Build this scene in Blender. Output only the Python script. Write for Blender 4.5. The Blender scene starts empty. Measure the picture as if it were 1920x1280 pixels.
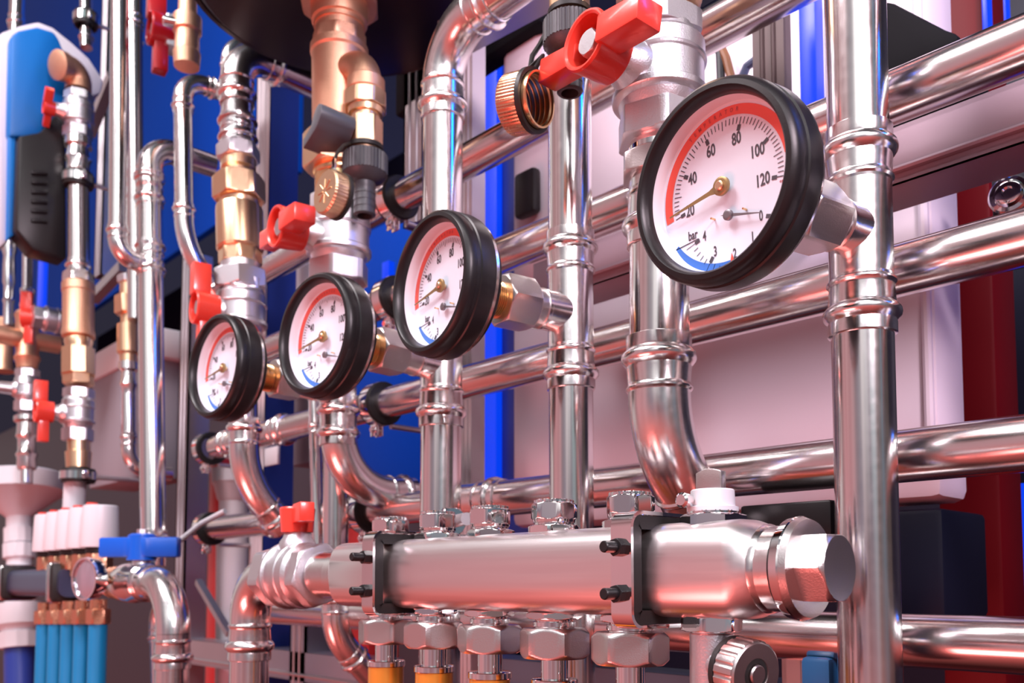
import bpy, bmesh, math, random
from mathutils import Vector, Matrix
R_ = math.radians
PI = math.pi
random.seed(7)
SC = bpy.context.scene
COL = SC.collection
# ------------------------------------------------------------------ camera
F = 1650.0                     # focal length in pixels of the 1920 x 1280 frame
PX, PY = 960.0, 990.0          # principal point (lens shifted upwards)
PITCH = R_(3.6)
YAW = R_(47.0)                 # to the left of the wall normal (+Y)
CAMZ = 1.20
cam = bpy.data.cameras.new('camera'); camo = bpy.data.objects.new('camera', cam); COL.objects.link(camo)
cam.sensor_width = 36.0; cam.lens = F * 36.0 / 1920.0; cam.sensor_fit = 'HORIZONTAL'
cam.shift_y = (PY - 640.0) / 1920.0
cam.clip_start = 0.02; cam.clip_end = 50
camo.location = (0, 0, CAMZ)
camo.rotation_euler = (PI / 2 + PITCH, 0, YAW)
cam.dof.use_dof = True; cam.dof.focus_distance = 0.42; cam.dof.aperture_fstop = 14.0
SC.camera = camo
_fw = Vector((-math.sin(YAW) * math.cos(PITCH), math.cos(YAW) * math.cos(PITCH), math.sin(PITCH)))
_rt = Vector((math.cos(YAW), math.sin(YAW), 0))
_up = _rt.cross(_fw)
def ray(px, py):
    return _fw + _rt * ((px - PX) / F) - _up * ((py - PY) / F)
def at(px, py, Y):                       # the point at wall depth Y seen at that pixel
    r = ray(px, py); t = Y / r.y
    return Vector((0, 0, CAMZ)) + r * t
def depth(P):
    return (Vector(P) - Vector((0, 0, CAMZ))).dot(_fw)
def mm(px, P):                           # size of px pixels at point P
    return px * depth(P) / F
V = Vector
EX, EY, EZ = V((1, 0, 0)), V((0, 1, 0)), V((0, 0, 1))
# ------------------------------------------------------------------ mesh building
def frame(o=(0, 0, 0), d=(0, 0, 1), x=None):
    z = V(d).normalized()
    if x is None:
        x = V((1, 0, 0)) if abs(z.x) < 0.9 else V((0, 1, 0))
    x = V(x); x = (x - z * x.dot(z)).normalized(); y = z.cross(x)
    M = Matrix.Identity(4)
    for i in range(3):
        M[i][0] = x[i]; M[i][1] = y[i]; M[i][2] = z[i]; M[i][3] = o[i]
    return M
def hexfun(ap, n=6, ph=0.0):
    st = 2 * PI / n
    def f(th, h, r):
        a = ((th + ph + st / 2) % st) - st / 2
        return min(ap / math.cos(a), r)
    return f
def knurl(n, amt):
    return lambda th, h, r: r * (1 + amt * (1 if math.sin(n * th) > 0 else -1) * 0.5)
class B:
    def __init__(s): s.bm = bmesh.new()
    def lathe(s, prof, o=(0, 0, 0), d=(0, 0, 1), seg=32, rf=None, caps=True, x=None, M=None):
        M = M or frame(o, d, x); bm = s.bm; rings = []
        for h, r in prof:
            if r <= 1e-7:
                rings.append([bm.verts.new(M @ V((0, 0, h)))])
            else:
                ring = []
                for i in range(seg):
                    th = 2 * PI * i / seg
                    q = rf(th, h, r) if rf else r
                    ring.append(bm.verts.new(M @ V((q * math.cos(th), q * math.sin(th), h))))
                rings.append(ring)
        for a, b in zip(rings, rings[1:]):
            if len(a) == 1 and len(b) == 1: continue
            for i in range(seg):
                j = (i + 1) % seg
                try:
                    if len(a) == 1: bm.faces.new((a[0], b[j], b[i]))
                    elif len(b) == 1: bm.faces.new((a[i], a[j], b[0]))
                    else: bm.faces.new((a[i], a[j], b[j], b[i]))
                except ValueError: pass
        if caps:
            if len(rings[0]) > 1: bm.faces.new(list(reversed(rings[0])))
            if len(rings[-1]) > 1: bm.faces.new(rings[-1])
        return s
    def hex(s, h0, h1, ap, o=(0, 0, 0), d=(0, 0, 1), x=None, M=None, ph=0.0, c0=True, c1=True, n=6, ch=0.5, bore=0):
        R = ap / math.cos(PI / n); k = (R - ap) * ch
        prof = []
        if c0: prof += [(h0 + k * t, ap * 0.985 + (R * 1.01 - ap * 0.985) * t) for t in (0, .25, .5, .75, 1)]
        else: prof += [(h0, R * 1.01)]
        if c1: prof += [(h1 - k * t, ap * 0.985 + (R * 1.01 - ap * 0.985) * t) for t in (1, .75, .5, .25, 0)]
        else: prof += [(h1, R * 1.01)]
        return s.lathe(prof, o, d, 16 * n // 2 if n > 6 else 60, hexfun(ap, n, ph), True, x, M)
    def tube(s, pts, r, seg=20, caps=True, closed=False):
        pts = [V(p) for p in pts]; n = len(pts); bm = s.bm; rings = []
        t0 = (pts[1] - pts[0]).normalized()
        u = t0.orthogonal().normalized()
        for i, p in enumerate(pts):
            if closed: t = (pts[(i + 1) % n] - pts[i - 1]).normalized()
            else: t = (pts[min(i + 1, n - 1)] - pts[max(i - 1, 0)]).normalized()
            u = (u - t * u.dot(t)).normalized(); w = t.cross(u)
            q = r[i] if isinstance(r, (list, tuple)) else r
            rings.append([bm.verts.new(p + (u * math.cos(2 * PI * k / seg) + w * math.sin(2 * PI * k / seg)) * q) for k in range(seg)])
        pairs = list(zip(rings, rings[1:])) + ([(rings[-1], rings[0])] if closed else [])
        for a, b in pairs:
            off = 0
            for k in range(seg):
                j = (k + 1) % seg
                bm.faces.new((a[k], a[j], b[j], b[k]))
        if caps and not closed:
            bm.faces.new(list(reversed(rings[0]))); bm.faces.new(rings[-1])
        return s
    def add(s, tmp, M=None):
        me = bpy.data.meshes.new('tmp'); tmp.to_mesh(me); tmp.free()
        if M is not None: me.transform(M)
        s.bm.from_mesh(me); bpy.data.meshes.remove(me); return s
    def box(s, c, size, M=None, bev=0.0, segs=2):
        t = bmesh.new(); bmesh.ops.create_cube(t, size=1.0)
        for v in t.verts: v.co = V((v.co.x * size[0], v.co.y * size[1], v.co.z * size[2]))
        if bev > 0: bmesh.ops.bevel(t, geom=list(t.edges), offset=bev, segments=segs, affect='EDGES', profile=0.5)
        for v in t.verts: v.co += V(c)
        return s.add(t, M)
    def prism(s, outline, z0, z1, M=None, bev=0.0, segs=2):
        t = bmesh.new()
        a = [t.verts.new((p[0], p[1], z0)) for p in outline]; b = [t.verts.new((p[0], p[1], z1)) for p in outline]
        n = len(outline)
        t.faces.new(list(reversed(a))); t.faces.new(b)
        for i in range(n): t.faces.new((a[i], a[(i + 1) % n], b[(i + 1) % n], b[i]))
        bmesh.ops.recalc_face_normals(t, faces=list(t.faces))
        if bev > 0:
            es = [e for e in t.edges if len(e.link_faces) == 2 and e.calc_face_angle(0) > 0.5]
            bmesh.ops.bevel(t, geom=es, offset=bev, segments=segs, affect='EDGES', profile=0.5)
        return s.add(t, M)
    def strip(s, path, width, thick, wdir, closed=False):
        """a flat band swept along path; width along wdir, thickness across"""
        pts = [V(p) for p in path]; n = len(pts); wd = V(wdir).normalized(); rings = []
        for i, p in enumerate(pts):
            if closed: t = (pts[(i + 1) % n] - pts[i - 1]).normalized()
            else: t = (pts[min(i + 1, n - 1)] - pts[max(i - 1, 0)]).normalized()
            nn = t.cross(wd).normalized()
            rings.append([s.bm.verts.new(p + wd * a * width / 2 + nn * b * thick / 2) for a, b in ((-1, -1), (1, -1), (1, 1), (-1, 1))])
        prs = list(zip(rings, rings[1:])) + ([(rings[-1], rings[0])] if closed else [])
        for a, b in prs:
            for k in range(4): s.bm.faces.new((a[k], a[(k + 1) % 4], b[(k + 1) % 4], b[k]))
        if not closed: s.bm.faces.new(list(reversed(rings[0]))); s.bm.faces.new(rings[-1])
        return s
def elbow_pts(p0, d1, d2, R, n=14):
    d1 = V(d1).normalized(); d2 = V(d2).normalized(); ang = d1.angle(d2)
    nn = (d2 - d1 * d2.dot(d1)).normalized()
    return [V(p0) + (d1 * math.sin(ang * i / n) + nn * (1 - math.cos(ang * i / n))) * R for i in range(n + 1)]
def finish(name, b, mat, sharp=32):
    bmesh.ops.recalc_face_normals(b.bm, faces=list(b.bm.faces))
    me = bpy.data.meshes.new(name); b.bm.to_mesh(me); b.bm.free()
    me.polygons.foreach_set('use_smooth', [True] * len(me.polygons))
    me.set_sharp_from_angle(angle=R_(sharp))
    me.materials.append(mat); me.update()
    return me
def part(name, b, mat, parent, label=None, sharp=32):
    """verts are world coordinates; parent chain holds only translations (unless local=True things)"""
    me = finish(name, b, mat, sharp)
    o = bpy.data.objects.new(name, me); COL.objects.link(o); o.parent = parent
    off = V((0, 0, 0)); q = parent
    while q is not None: off += q.location; q = q.parent
    me.transform(Matrix.Translation(-off))
    if label: o['label'] = label
    return o
def tag(o, label, cat, group=None):
    o['label'] = label; o['category'] = cat
    if group: o['group'] = group
    return o
def thing(name, label, cat, loc=(0, 0, 0), group=None):
    o = bpy.data.objects.new(name, None); COL.objects.link(o); o.location = loc; o.empty_display_size = 0.01
    return tag(o, label, cat, group)
def single(name, b, mat, label, cat, group=None, sharp=32):
    me = finish(name, b, mat, sharp)
    c = sum((v.co for v in me.vertices), V()) / max(1, len(me.vertices))
    me.transform(Matrix.Translation(-c))
    o = bpy.data.objects.new(name, me); COL.objects.link(o); o.location = c
    return tag(o, label, cat, group)
def struct(name, b, mat):
    me = finish(name, b, mat); o = bpy.data.objects.new(name, me); COL.objects.link(o); o['kind'] = 'structure'; return o
def dup(root, M, label, group=None):
    r = root.copy(); COL.objects.link(r); r.matrix_world = M; r['label'] = label
    if group: r['group'] = group
    for ch in list(root.children):
        c = ch.copy(); COL.objects.link(c); c.parent = r
        for g in ch.children:
            d = g.copy(); COL.objects.link(d); d.parent = c
    return r
# ------------------------------------------------------------------ materials
MATS = {}
def mk(name, col, metal=0.0, rough=0.5, bump=0.0, bscale=300.0, stretch=None, var=0.0, coat=0.0, emit=None, estr=0.0, spec=0.5, trans=0.0, rvar=0.0):
    m = bpy.data.materials.new(name); m.use_nodes = True; nt = m.node_tree; N = nt.nodes; L = nt.links
    p = N['Principled BSDF']
    p.inputs['Base Color'].default_value = (*col, 1); p.inputs['Metallic'].default_value = metal
    p.inputs['Roughness'].default_value = rough; p.inputs['Specular IOR Level'].default_value = spec
    if coat: p.inputs['Coat Weight'].default_value = coat; p.inputs['Coat Roughness'].default_value = 0.08
    if trans: p.inputs['Transmission Weight'].default_value = trans
    if emit: p.inputs['Emission Color'].default_value = (*emit, 1); p.inputs['Emission Strength'].default_value = estr
    if bump or var or rvar:
        tc = N.new('ShaderNodeTexCoord'); mp = N.new('ShaderNodeMapping'); L.new(tc.outputs['Object'], mp.inputs['Vector'])
        if stretch: mp.inputs['Scale'].default_value = stretch
        nz = N.new('ShaderNodeTexNoise'); nz.inputs['Scale'].default_value = bscale; nz.inputs['Detail'].default_value = 3
        L.new(mp.outputs['Vector'], nz.inputs['Vector'])
        if bump:
            bp = N.new('ShaderNodeBump'); bp.inputs['Strength'].default_value = bump; bp.inputs['Distance'].default_value = 0.0006
            L.new(nz.outputs['Fac'], bp.inputs['Height']); L.new(bp.outputs['Normal'], p.inputs['Normal'])
        if rvar:
            mr = N.new('ShaderNodeMapRange'); mr.inputs['To Min'].default_value = max(0.02, rough - rvar); mr.inputs['To Max'].default_value = rough + rvar
            L.new(nz.outputs['Fac'], mr.inputs['Value']); L.new(mr.outputs['Result'], p.inputs['Roughness'])
        if var:
            nz2 = N.new('ShaderNodeTexNoise'); nz2.inputs['Scale'].default_value = bscale * 0.12; nz2.inputs['Detail'].default_value = 2
            L.new(mp.outputs['Vector'], nz2.inputs['Vector'])
            mx = N.new('ShaderNodeMix'); mx.data_type = 'RGBA'
            mx.inputs['A'].default_value = (*[c * (1 - var) for c in col], 1); mx.inputs['B'].default_value = (*[min(1, c * (1 + var)) for c in col], 1)
            L.new(nz2.outputs['Fac'], mx.inputs['Factor']); L.new(mx.outputs['Result'], p.inputs['Base Color'])
    MATS[name] = m; return m
STEEL = mk('stainless_steel_tube', (.80, .76, .75), 1, .17, rvar=.05, bscale=180, var=.04)
RAILM = mk('drawn_steel_rail', (.74, .70, .69), 1, .19, rvar=.05, bscale=90, stretch=(.15, 1, 1), var=.05)
FIT = mk('pressed_steel_fitting', (.82, .79, .78), 1, .21, bump=.05, bscale=260, rvar=.06)
MANI = mk('brushed_steel_header', (.82, .77, .77), 1, .33, bump=.05, bscale=420, stretch=(.03, 1, 1), rvar=.06)
SATIN = mk('satin_nickel', (.62, .58, .57), 1, .30, bump=.12, bscale=1500)
CAST = mk('cast_nickel', (.70, .70, .73), 1, .36, bump=.22, bscale=1100)
CHROME = mk('polished_chrome', (.86, .83, .83), 1, .06)
BRASS = mk('machined_brass', (.82, .56, .35), 1, .32, rvar=.06, bscale=500)
BRASSH = mk('bright_brass_thread', (.90, .58, .30), 1, .24)
BRONZE = mk('cast_bronze', (.76, .44, .29), 1, .48, bump=.35, bscale=900, var=.08)
COPPER = mk('bare_copper', (.80, .42, .26), 1, .28, rvar=.06, bscale=500)
GOLD = mk('brass_needle', (.34, .24, .10), .7, .4)
DKST = mk('dark_steel_needle', (.20, .19, .21), .7, .4)
RED = mk('red_lever_plastic', (.78, .055, .035), 0, .30, coat=.25)
DKRED = mk('dark_red_lever', (.45, .01, .015), 0, .32, coat=.25)
BLUEP = mk('blue_lever_plastic', (.0, .10, .60), 0, .35, coat=.1)
BLACKR = mk('black_rubber', (.012, .011, .011), 0, .5, spec=.4)
BLACKP = mk('black_plastic', (.010, .009, .010), 0, .36, spec=.32, bump=.05, bscale=900)
GREYP = mk('charcoal_plastic', (.045, .047, .055), 0, .42, bump=.08, bscale=1500)
GREYL = mk('slate_lever_plastic', (.075, .085, .10), 0, .42, bump=.08, bscale=1500)
WHITEP = mk('white_plastic', (.68, .67, .71), 0, .38)
WHITEB = mk('white_moulded_board', (.86, .75, .84), 0, .42, bump=.05, bscale=9)
DIALW = mk('white_dial_enamel', (.75, .87, .99), 0, .5)
RINGW = mk('dial_rim_white', (.78, .80, .84), 0, .32)
INK = mk('dial_ink', (.05, .05, .065), 0, .6)
REDINK = mk('red_dial_ink', (.80, .10, .06), 0, .5)
REDTXT = mk('red_lettering_ink', (.45, .05, .05), 0, .5)
BLUEINK = mk('blue_dial_ink', (.03, .16, .55), 0, .5)
AMBER = mk('amber_pipe_sleeve', (.85, .36, .05), .6, .25, bump=.12, bscale=260, var=.12, coat=.3)
BLUEPIPE = mk('blue_pipe_insulation', (.0, .21, .46), 0, .45)
PUMPB = mk('pump_blue', (.0, .15, .50), 0, .45)
PUMPW = mk('pump_light_shell', (.68, .66, .72), 0, .42)
STRUTP = mk('mauve_strut', (.34, .25, .30), .3, .45)
MATTEK = mk('matt_black', (.006, .006, .008), 0, .75, spec=.12)
NUTG = mk('zinc_plated_nut', (.46, .45, .47), .9, .42, bump=.1, bscale=1200)
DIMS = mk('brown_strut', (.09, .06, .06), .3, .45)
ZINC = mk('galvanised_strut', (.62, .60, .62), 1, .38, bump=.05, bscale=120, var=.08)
PAINTW = mk('white_painted_strut', (.66, .60, .63), 0, .45)
DEEPB = mk('deep_blue', (.02, .05, .30), 0, .4)
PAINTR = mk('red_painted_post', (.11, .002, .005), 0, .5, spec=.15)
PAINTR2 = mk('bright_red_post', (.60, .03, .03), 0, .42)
DARK = mk('dark_navy_panel', (.006, .007, .018), 0, .5, spec=.2)
TANK = mk('black_tank_enamel', (.008, .005, .006), 0, .35, spec=.2)
CONC = mk('grey_insulating_board', (.30, .29, .33), 0, .8, bump=.25, bscale=60, stretch=(1, 1, .12), var=.12)
BLUELED = mk('blue_led_diffuser', (.0, .01, .2), 0, .4, emit=(.0, .05, .85), estr=1.0)
def glass_mat():
    m = bpy.data.materials.new('gauge_glass'); m.use_nodes = True; nt = m.node_tree; N = nt.nodes; L = nt.links
    N.remove(N['Principled BSDF']); out = N['Material Output']
    tr = N.new('ShaderNodeBsdfTransparent'); gl = N.new('ShaderNodeBsdfGlossy'); gl.inputs['Roughness'].default_value = 0.03
    lw = N.new('ShaderNodeLayerWeight'); pw = N.new('ShaderNodeMath'); pw.operation = 'POWER'; pw.inputs[1].default_value = 5.0
    fr = N.new('ShaderNodeMath'); fr.operation = 'MULTIPLY_ADD'; fr.inputs[1].default_value = 0.9; fr.inputs[2].default_value = 0.05; mx = N.new('ShaderNodeMixShader')
    L.new(lw.outputs['Facing'], pw.inputs[0]); L.new(pw.outputs[0], fr.inputs[0])
    L.new(fr.outputs[0], mx.inputs[0]); L.new(tr.outputs[0], mx.inputs[1]); L.new(gl.outputs[0], mx.inputs[2]); L.new(mx.outputs[0], out.inputs[0])
    return m
GLASS = glass_mat()
# ------------------------------------------------------------------ render settings, hall light
SC.view_settings.view_transform = 'Standard'; SC.view_settings.look = 'None'; SC.view_settings.gamma = 1.0
SC.view_settings.use_curve_mapping = False; SC.view_settings.exposure = 0.0
SC.cycles.use_denoising = True
SC.cycles.max_bounces = 8; SC.cycles.glossy_bounces = 5; SC.cycles.diffuse_bounces = 3; SC.cycles.transparent_max_bounces = 6
SC.cycles.caustics_reflective = False; SC.cycles.caustics_refractive = False
SC.cycles.sample_clamp_indirect = 6.0
def ramp(nt, fac, stops, interp='LINEAR'):
    r = nt.nodes.new('ShaderNodeValToRGB'); cr = r.color_ramp; cr.interpolation = interp
    while len(cr.elements) > 1: cr.elements.remove(cr.elements[-1])
    cr.elements[0].position = stops[0][0]; cr.elements[0].color = (*stops[0][1], 1)
    for p, c in stops[1:]:
        e = cr.elements.new(p); e.color = (*c, 1)
    nt.links.new(fac, r.inputs['Fac']); return r.outputs['Color']
def build_world():
    w = bpy.data.worlds.new('exhibition_hall'); SC.world = w; w.use_nodes = True; nt = w.node_tree; N = nt.nodes; L = nt.links
    bg = N['Background']
    tc = N.new('ShaderNodeTexCoord'); sx = N.new('ShaderNodeSeparateXYZ'); L.new(tc.outputs['Generated'], sx.inputs[0])
    def math_(op, a, b=None):
        m = N.new('ShaderNodeMath'); m.operation = op
        for i, q in enumerate((a, b)):
            if q is None: continue
            if isinstance(q, (int, float)): m.inputs[i].default_value = q
            else: L.new(q, m.inputs[i])
        return m.outputs[0]
    ny = math_('MULTIPLY', sx.outputs['Y'], -1.0)
    az = math_('ADD', math_('DIVIDE', math_('ARCTAN2', sx.outputs['X'], ny), 2 * PI), 0.5)     # 0.5 = straight out of the wall
    el = math_('ADD', math_('DIVIDE', math_('ARCSINE', sx.outputs['Z']), PI), 0.5)
    a = lambda deg: deg / 360.0 + 0.5
    e = lambda deg: deg / 180.0 + 0.5
    st = [(a(-180), (.02, .02, .06)), (a(-120), (.03, .03, .07)), (a(-95), (.05, .05, .06)), (a(-84), (.5, .45, .45)), (a(-78), (1.5, 1.4, 1.4)), (a(-70), (1.2, 1.0, 1.0)),
          (a(-62), (.50, .30, .31)), (a(-50), (.88, .52, .54)), (a(-44), (.42, .20, .21)), (a(-38), (.98, .62, .64)), (a(-26), (.60, .33, .35)), (a(-14), (.85, .56, .58)),
          (a(-6), (.45, .36, .38)), (a(4), (.60, .54, .60)), (a(13), (.9, .85, .88)), (a(18), (2.0, 1.95, 1.95)), (a(36), (1.7, 1.7, 1.75)), (a(43), (.55, .50, .55)),
          (a(50), (.8, 1.15, 1.12)), (a(62), (.7, .95, .95)), (a(70), (.26, .17, .14)), (a(86), (.22, .15, .13)), (a(92), (.22, .5, .68)), (a(98), (.12, .12, .15)),
          (a(112), (.10, .075, .07)), (a(140), (.13, .10, .095)), (a(162), (.10, .085, .09)), (a(170), (.0, .04, .5)), (a(180), (.0, .04, .5))]
    stripes = ramp(nt, az, st)
    low = ramp(nt, az, [(a(-180), (.02, .02, .06)), (a(-98), (.04, .03, .05)), (a(-86), (.7, .62, .62)), (a(-74), (1.0, .85, .85)), (a(-62), (.50, .24, .26)), (a(-48), (1.05, .48, .53)), (a(-30), (.80, .36, .40)),
        (a(-18), (.95, .50, .55)), (a(-4), (.42, .30, .35)), (a(10), (.34, .28, .36)), (a(20), (.55, .40, .45)), (a(30), (.22, .14, .17)), (a(48), (.30, .26, .32)), (a(58), (.42, .46, .52)), (a(70), (.20, .14, .13)), (a(90), (.20, .26, .32)), (a(104), (.12, .09, .085)), (a(150), (.13, .10, .095)), (a(166), (.04, .05, .2)), (a(180), (.02, .03, .3))])
    lowf = ramp(nt, el, [(e(2), (0, 0, 0)), (e(24), (1, 1, 1))])
    lm = N.new('ShaderNodeMix'); lm.data_type = 'RGBA'; L.new(lowf, lm.inputs['Factor']); L.new(low, lm.inputs['A']); L.new(stripes, lm.inputs['B']); stripes = lm.outputs['Result']
    # elevation: floor (red carpet) below, pale stands around eye level, dim ceiling with lamps above
    updim = ramp(nt, el, [(e(0), (1, 1, 1)), (e(25), (.95, .95, .95)), (e(42), (.5, .5, .52)), (e(58), (.20, .20, .22)), (e(90), (.12, .12, .14))])
    floor = ramp(nt, el, [(e(-90), (.10, .03, .03)), (e(-70), (.22, .05, .045)), (e(-45), (.80, .14, .13)), (e(-22), (1.05, .24, .22)), (e(-8), (.95, .33, .33)), (e(0), (.75, .38, .40))])
    mul = N.new('ShaderNodeMix'); mul.data_type = 'RGBA'; mul.blend_type = 'MULTIPLY'; mul.inputs['Factor'].default_value = 1
    L.new(stripes, mul.inputs['A']); L.new(updim, mul.inputs['B'])
    blend = ramp(nt, el, [(e(-16), (0, 0, 0)), (e(2), (1, 1, 1))])
    # the floor runs on in front only; behind the rig it is dark
    fd = ramp(nt, az, [(a(-180), (.12, .10, .14)), (a(-110), (.2, .15, .18)), (a(-75), (.8, .8, .8)), (a(-40), (1, 1, 1)), (a(60), (1, 1, 1)), (a(90), (.45, .4, .4)), (a(120), (.15, .12, .15)), (a(180), (.12, .1, .14))])
    fm = N.new('ShaderNodeMix'); fm.data_type = 'RGBA'; fm.blend_type = 'MULTIPLY'; fm.inputs['Factor'].default_value = 1
    L.new(floor, fm.inputs['A']); L.new(fd, fm.inputs['B'])
    mx = N.new('ShaderNodeMix'); mx.data_type = 'RGBA'; L.new(blend, mx.inputs['Factor']); L.new(fm.outputs['Result'], mx.inputs['A']); L.new(mul.outputs['Result'], mx.inputs['B'])
    L.new(mx.outputs['Result'], bg.inputs['Color']); bg.inputs['Strength'].default_value = 0.68
build_world()
def area(name, loc, tgt, size, size_y, power, col):
    l = bpy.data.lights.new(name, 'AREA'); l.shape = 'RECTANGLE'; l.size = size; l.size_y = size_y; l.energy = power; l.color = col
    o = bpy.data.objects.new(name, l); COL.objects.link(o); o.location = loc
    o.rotation_euler = (V(tgt) - V(loc)).to_track_quat('-Z', 'Y').to_euler(); return o
area('hall_strip_lamp', (-.35, -.35, CAMZ + 1.5), (-.4, .35, CAMZ + .1), 2.4, .11, 13, (1, .97, .97))
area('hall_key_lamp', (-.9, -1.0, CAMZ + 2.1), (-.5, .4, CAMZ + .1), .8, .8, 64, (1, .88, .92))
area('added_fill_lamp', (1.0, -1.3, CAMZ + 1.5), (-.3, .5, CAMZ + .1), .7, .9, 9, (.95, .93, 1))  # added to bring more light onto the pipework from the front
area('added_board_lamp', (.85, -.15, CAMZ + .75), (-.35, .62, CAMZ + .05), .3, .3, 24, (1, .80, .90))  # added only to brighten the pale board behind the risers
area('blue_stage_lamp', (.62, .80, CAMZ + 1.0), (-.5, .42, CAMZ + .35), .12, .4, 3.0, (.0, .16, 1))
area('added_red_fill', (-.6, -1.0, CAMZ - .9), (-.5, .4, CAMZ), .9, .5, 14, (1, .22, .20))  # added low in front to redden the undersides
# ------------------------------------------------------------------ pipework helpers
class Ax:
    """the axis of a riser: two pixel points on the plane Y"""
    def __init__(s, x0, y0, x1, y1, Y): s.a = (x0, y0, x1, y1); s.Y = Y
    def p(s, y):
        x0, y0, x1, y1 = s.a; return at(x0 + (x1 - x0) * (y - y0) / (y1 - y0), y, s.Y)
    def up(s): return (s.p(s.a[1]) - s.p(s.a[3])).normalized()
PRESS = [(-.06, 1.03), (0, 1.05), (.035, 1.12), (.065, 1.12), (.10, 1.06), (.14, 1.045), (.38, 1.045), (.43, 1.08), (.48, 1.19), (.53, 1.255), (.585, 1.27), (.64, 1.24), (.69, 1.14), (.72, 1.09), (.76, 1.07), (.93, 1.07), (.945, 1.055), (.95, .99)]
def press_mark(th, h, r):            # the faint hexagon the press jaws leave
    return r
def press_end(b, p, d, r, seg=40, k=1.0):
    """socket of a press fitting starting at p and opening towards d, on a tube of radius r"""
    D = 2 * r
    hx = hexfun(r * 1.085, 8)
    def rf(th, h, q):
        hh = h / (D * k)
        if (.14 < hh < .40) or (.74 < hh < .94): return min(q * 1.035, max(hx(th, h, q * 1.06), q * .99))
        return q
    b.lathe([(h * D * k, q * r) for h, q in PRESS], p, d, seg, rf, caps=False); return b
def arc_between(p, n0, n1): pass
PIPEC = 'pipe'
def riser(name, label, top, bot, r, mat=STEEL, group=None, loc=None):
    t = thing(name, label, PIPEC, loc or bot, group)
    part('tube', B().tube([bot, top], r, 36), mat, t)
    return t
def tee(parent, ax, y_up, y_dn, r, name='press_tee', branch=None, brad=.8, blen=.0, mark=None):
    """press tee on a riser between the ridge pixels y_up and y_dn, sockets both ways, optional branch point"""
    a, c = ax.p(y_up), ax.p(y_dn); u = (a - c).normalized()
    b = B().lathe([(0, r * 1.03), ((a - c).length, r * 1.03)], c, u, 40, caps=False)
    press_end(b, a, u, r); press_end(b, c, -u, r)
    return part(name, b, FIT, parent), b
# ------------------------------------------------------------------ the tall steel risers with their tees
YP = .40
A1 = Ax(1603, 0, 1632, 1280, .432); R1 = .0152
A2 = Ax(1068, 180, 1072, 1000, .42); R2 = .0146
A3 = Ax(830, 280, 826, 950, .42); R3 = .0158
A4 = Ax(637, 400, 634, 800, .415); R4 = .0155
A5 = Ax(447, 300, 457, 800, .40); R5 = .0142
A15 = Ax(1236, 100, 1236, 700, .40); R15 = .0170
# gauges: centre pixel of the face, its depth, and the pixel on the riser axis where the branch meets
GA = [(1326, 340, .309, A1, 437), (800, 529, .311, A2, 592), (583, 625, .304, A3, 684), (397, 685, .299, A4, 732)]
GS = 1.035
GPOS = []
for (gx, gy, gY, ax, ty) in GA:
    Fp = at(gx, gy, gY); T = ax.p(ty); GPOS.append((Fp, T, (Fp - T).normalized(), (Fp - T).length))
def gauge_tee(parent, ax, y_up, y_dn, r, gi):
    a, c = ax.p(y_up), ax.p(y_dn); u = (a - c).normalized()
    Fp, T, n, L = GPOS[gi]
    b = B().lathe([(0, r * 1.035), ((a - c).length, r * 1.035)], c, u, 40, caps=False)
    press_end(b, a, u, r); press_end(b, c, -u, r)
    part('press_tee', b, FIT, parent)
    # drawn-out branch collar, flaring into the tee body
    b = B().lathe([(r * .3, .0128), (r * .95, .0128), (.0240, .0128), (.0248, .0134), (.0268, .0134)], T, n, 36)
    part('branch_collar', b, FIT, parent)
    h1 = min(L - GS * .0505, .064); h0 = max(h1 - .031, .0262) if gi == 0 else max(h1 - .0235, .0262)
    b = B().lathe([(.0262, .0126), (h0 + .001, .0126)], T, n, 36, caps=False); b.hex(h0, h1, .0150, T, n, x=EZ, ch=.9)
    part('hex_adapter', b, SATIN, parent)
    if L - GS * .0505 > h1 + .001: part('brass_sleeve', B().lathe([(h1 - .002, .0112), (L - GS * .049, .0112)], T, n, 36), BRASSH, parent)
t1 = riser('steel_riser_pipe', 'thick steel riser pipe at right carrying the biggest, nearest dial gauge', A1.p(-420), A1.p(1420), R1)
gauge_tee(t1, A1, 347, 527, R1, 0)
t2 = riser('steel_riser_pipe', 'steel riser pipe carrying the second largest dial gauge, behind the brass ring cap', A2.p(60), A2.p(1420), R2)
gauge_tee(t2, A2, 512, 654, R2, 1)
# third riser: bends over to the right at the top
r = R3; pt = A3.p(158); u3 = A3.up(); e3 = elbow_pts(pt, u3, EX, .040)
t3 = thing('steel_riser_pipe', 'steel riser pipe that bends to the right at its top, behind the second largest gauge', PIPEC, A3.p(1400))
part('tube', B().tube([A3.p(1400), pt], r, 36), STEEL, t3)
gauge_tee(t3, A3, 600, 730, R3, 2)
b = B().tube(e3, r * 1.04, 36, caps=False); press_end(b, pt, -u3, r); press_end(b, e3[-1], EX, r, k=.8); part('press_elbow', b, FIT, t3)
part('cross_tube', B().tube([e3[-1], e3[-1] + EX * .30], r, 36), STEEL, t3)
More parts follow.
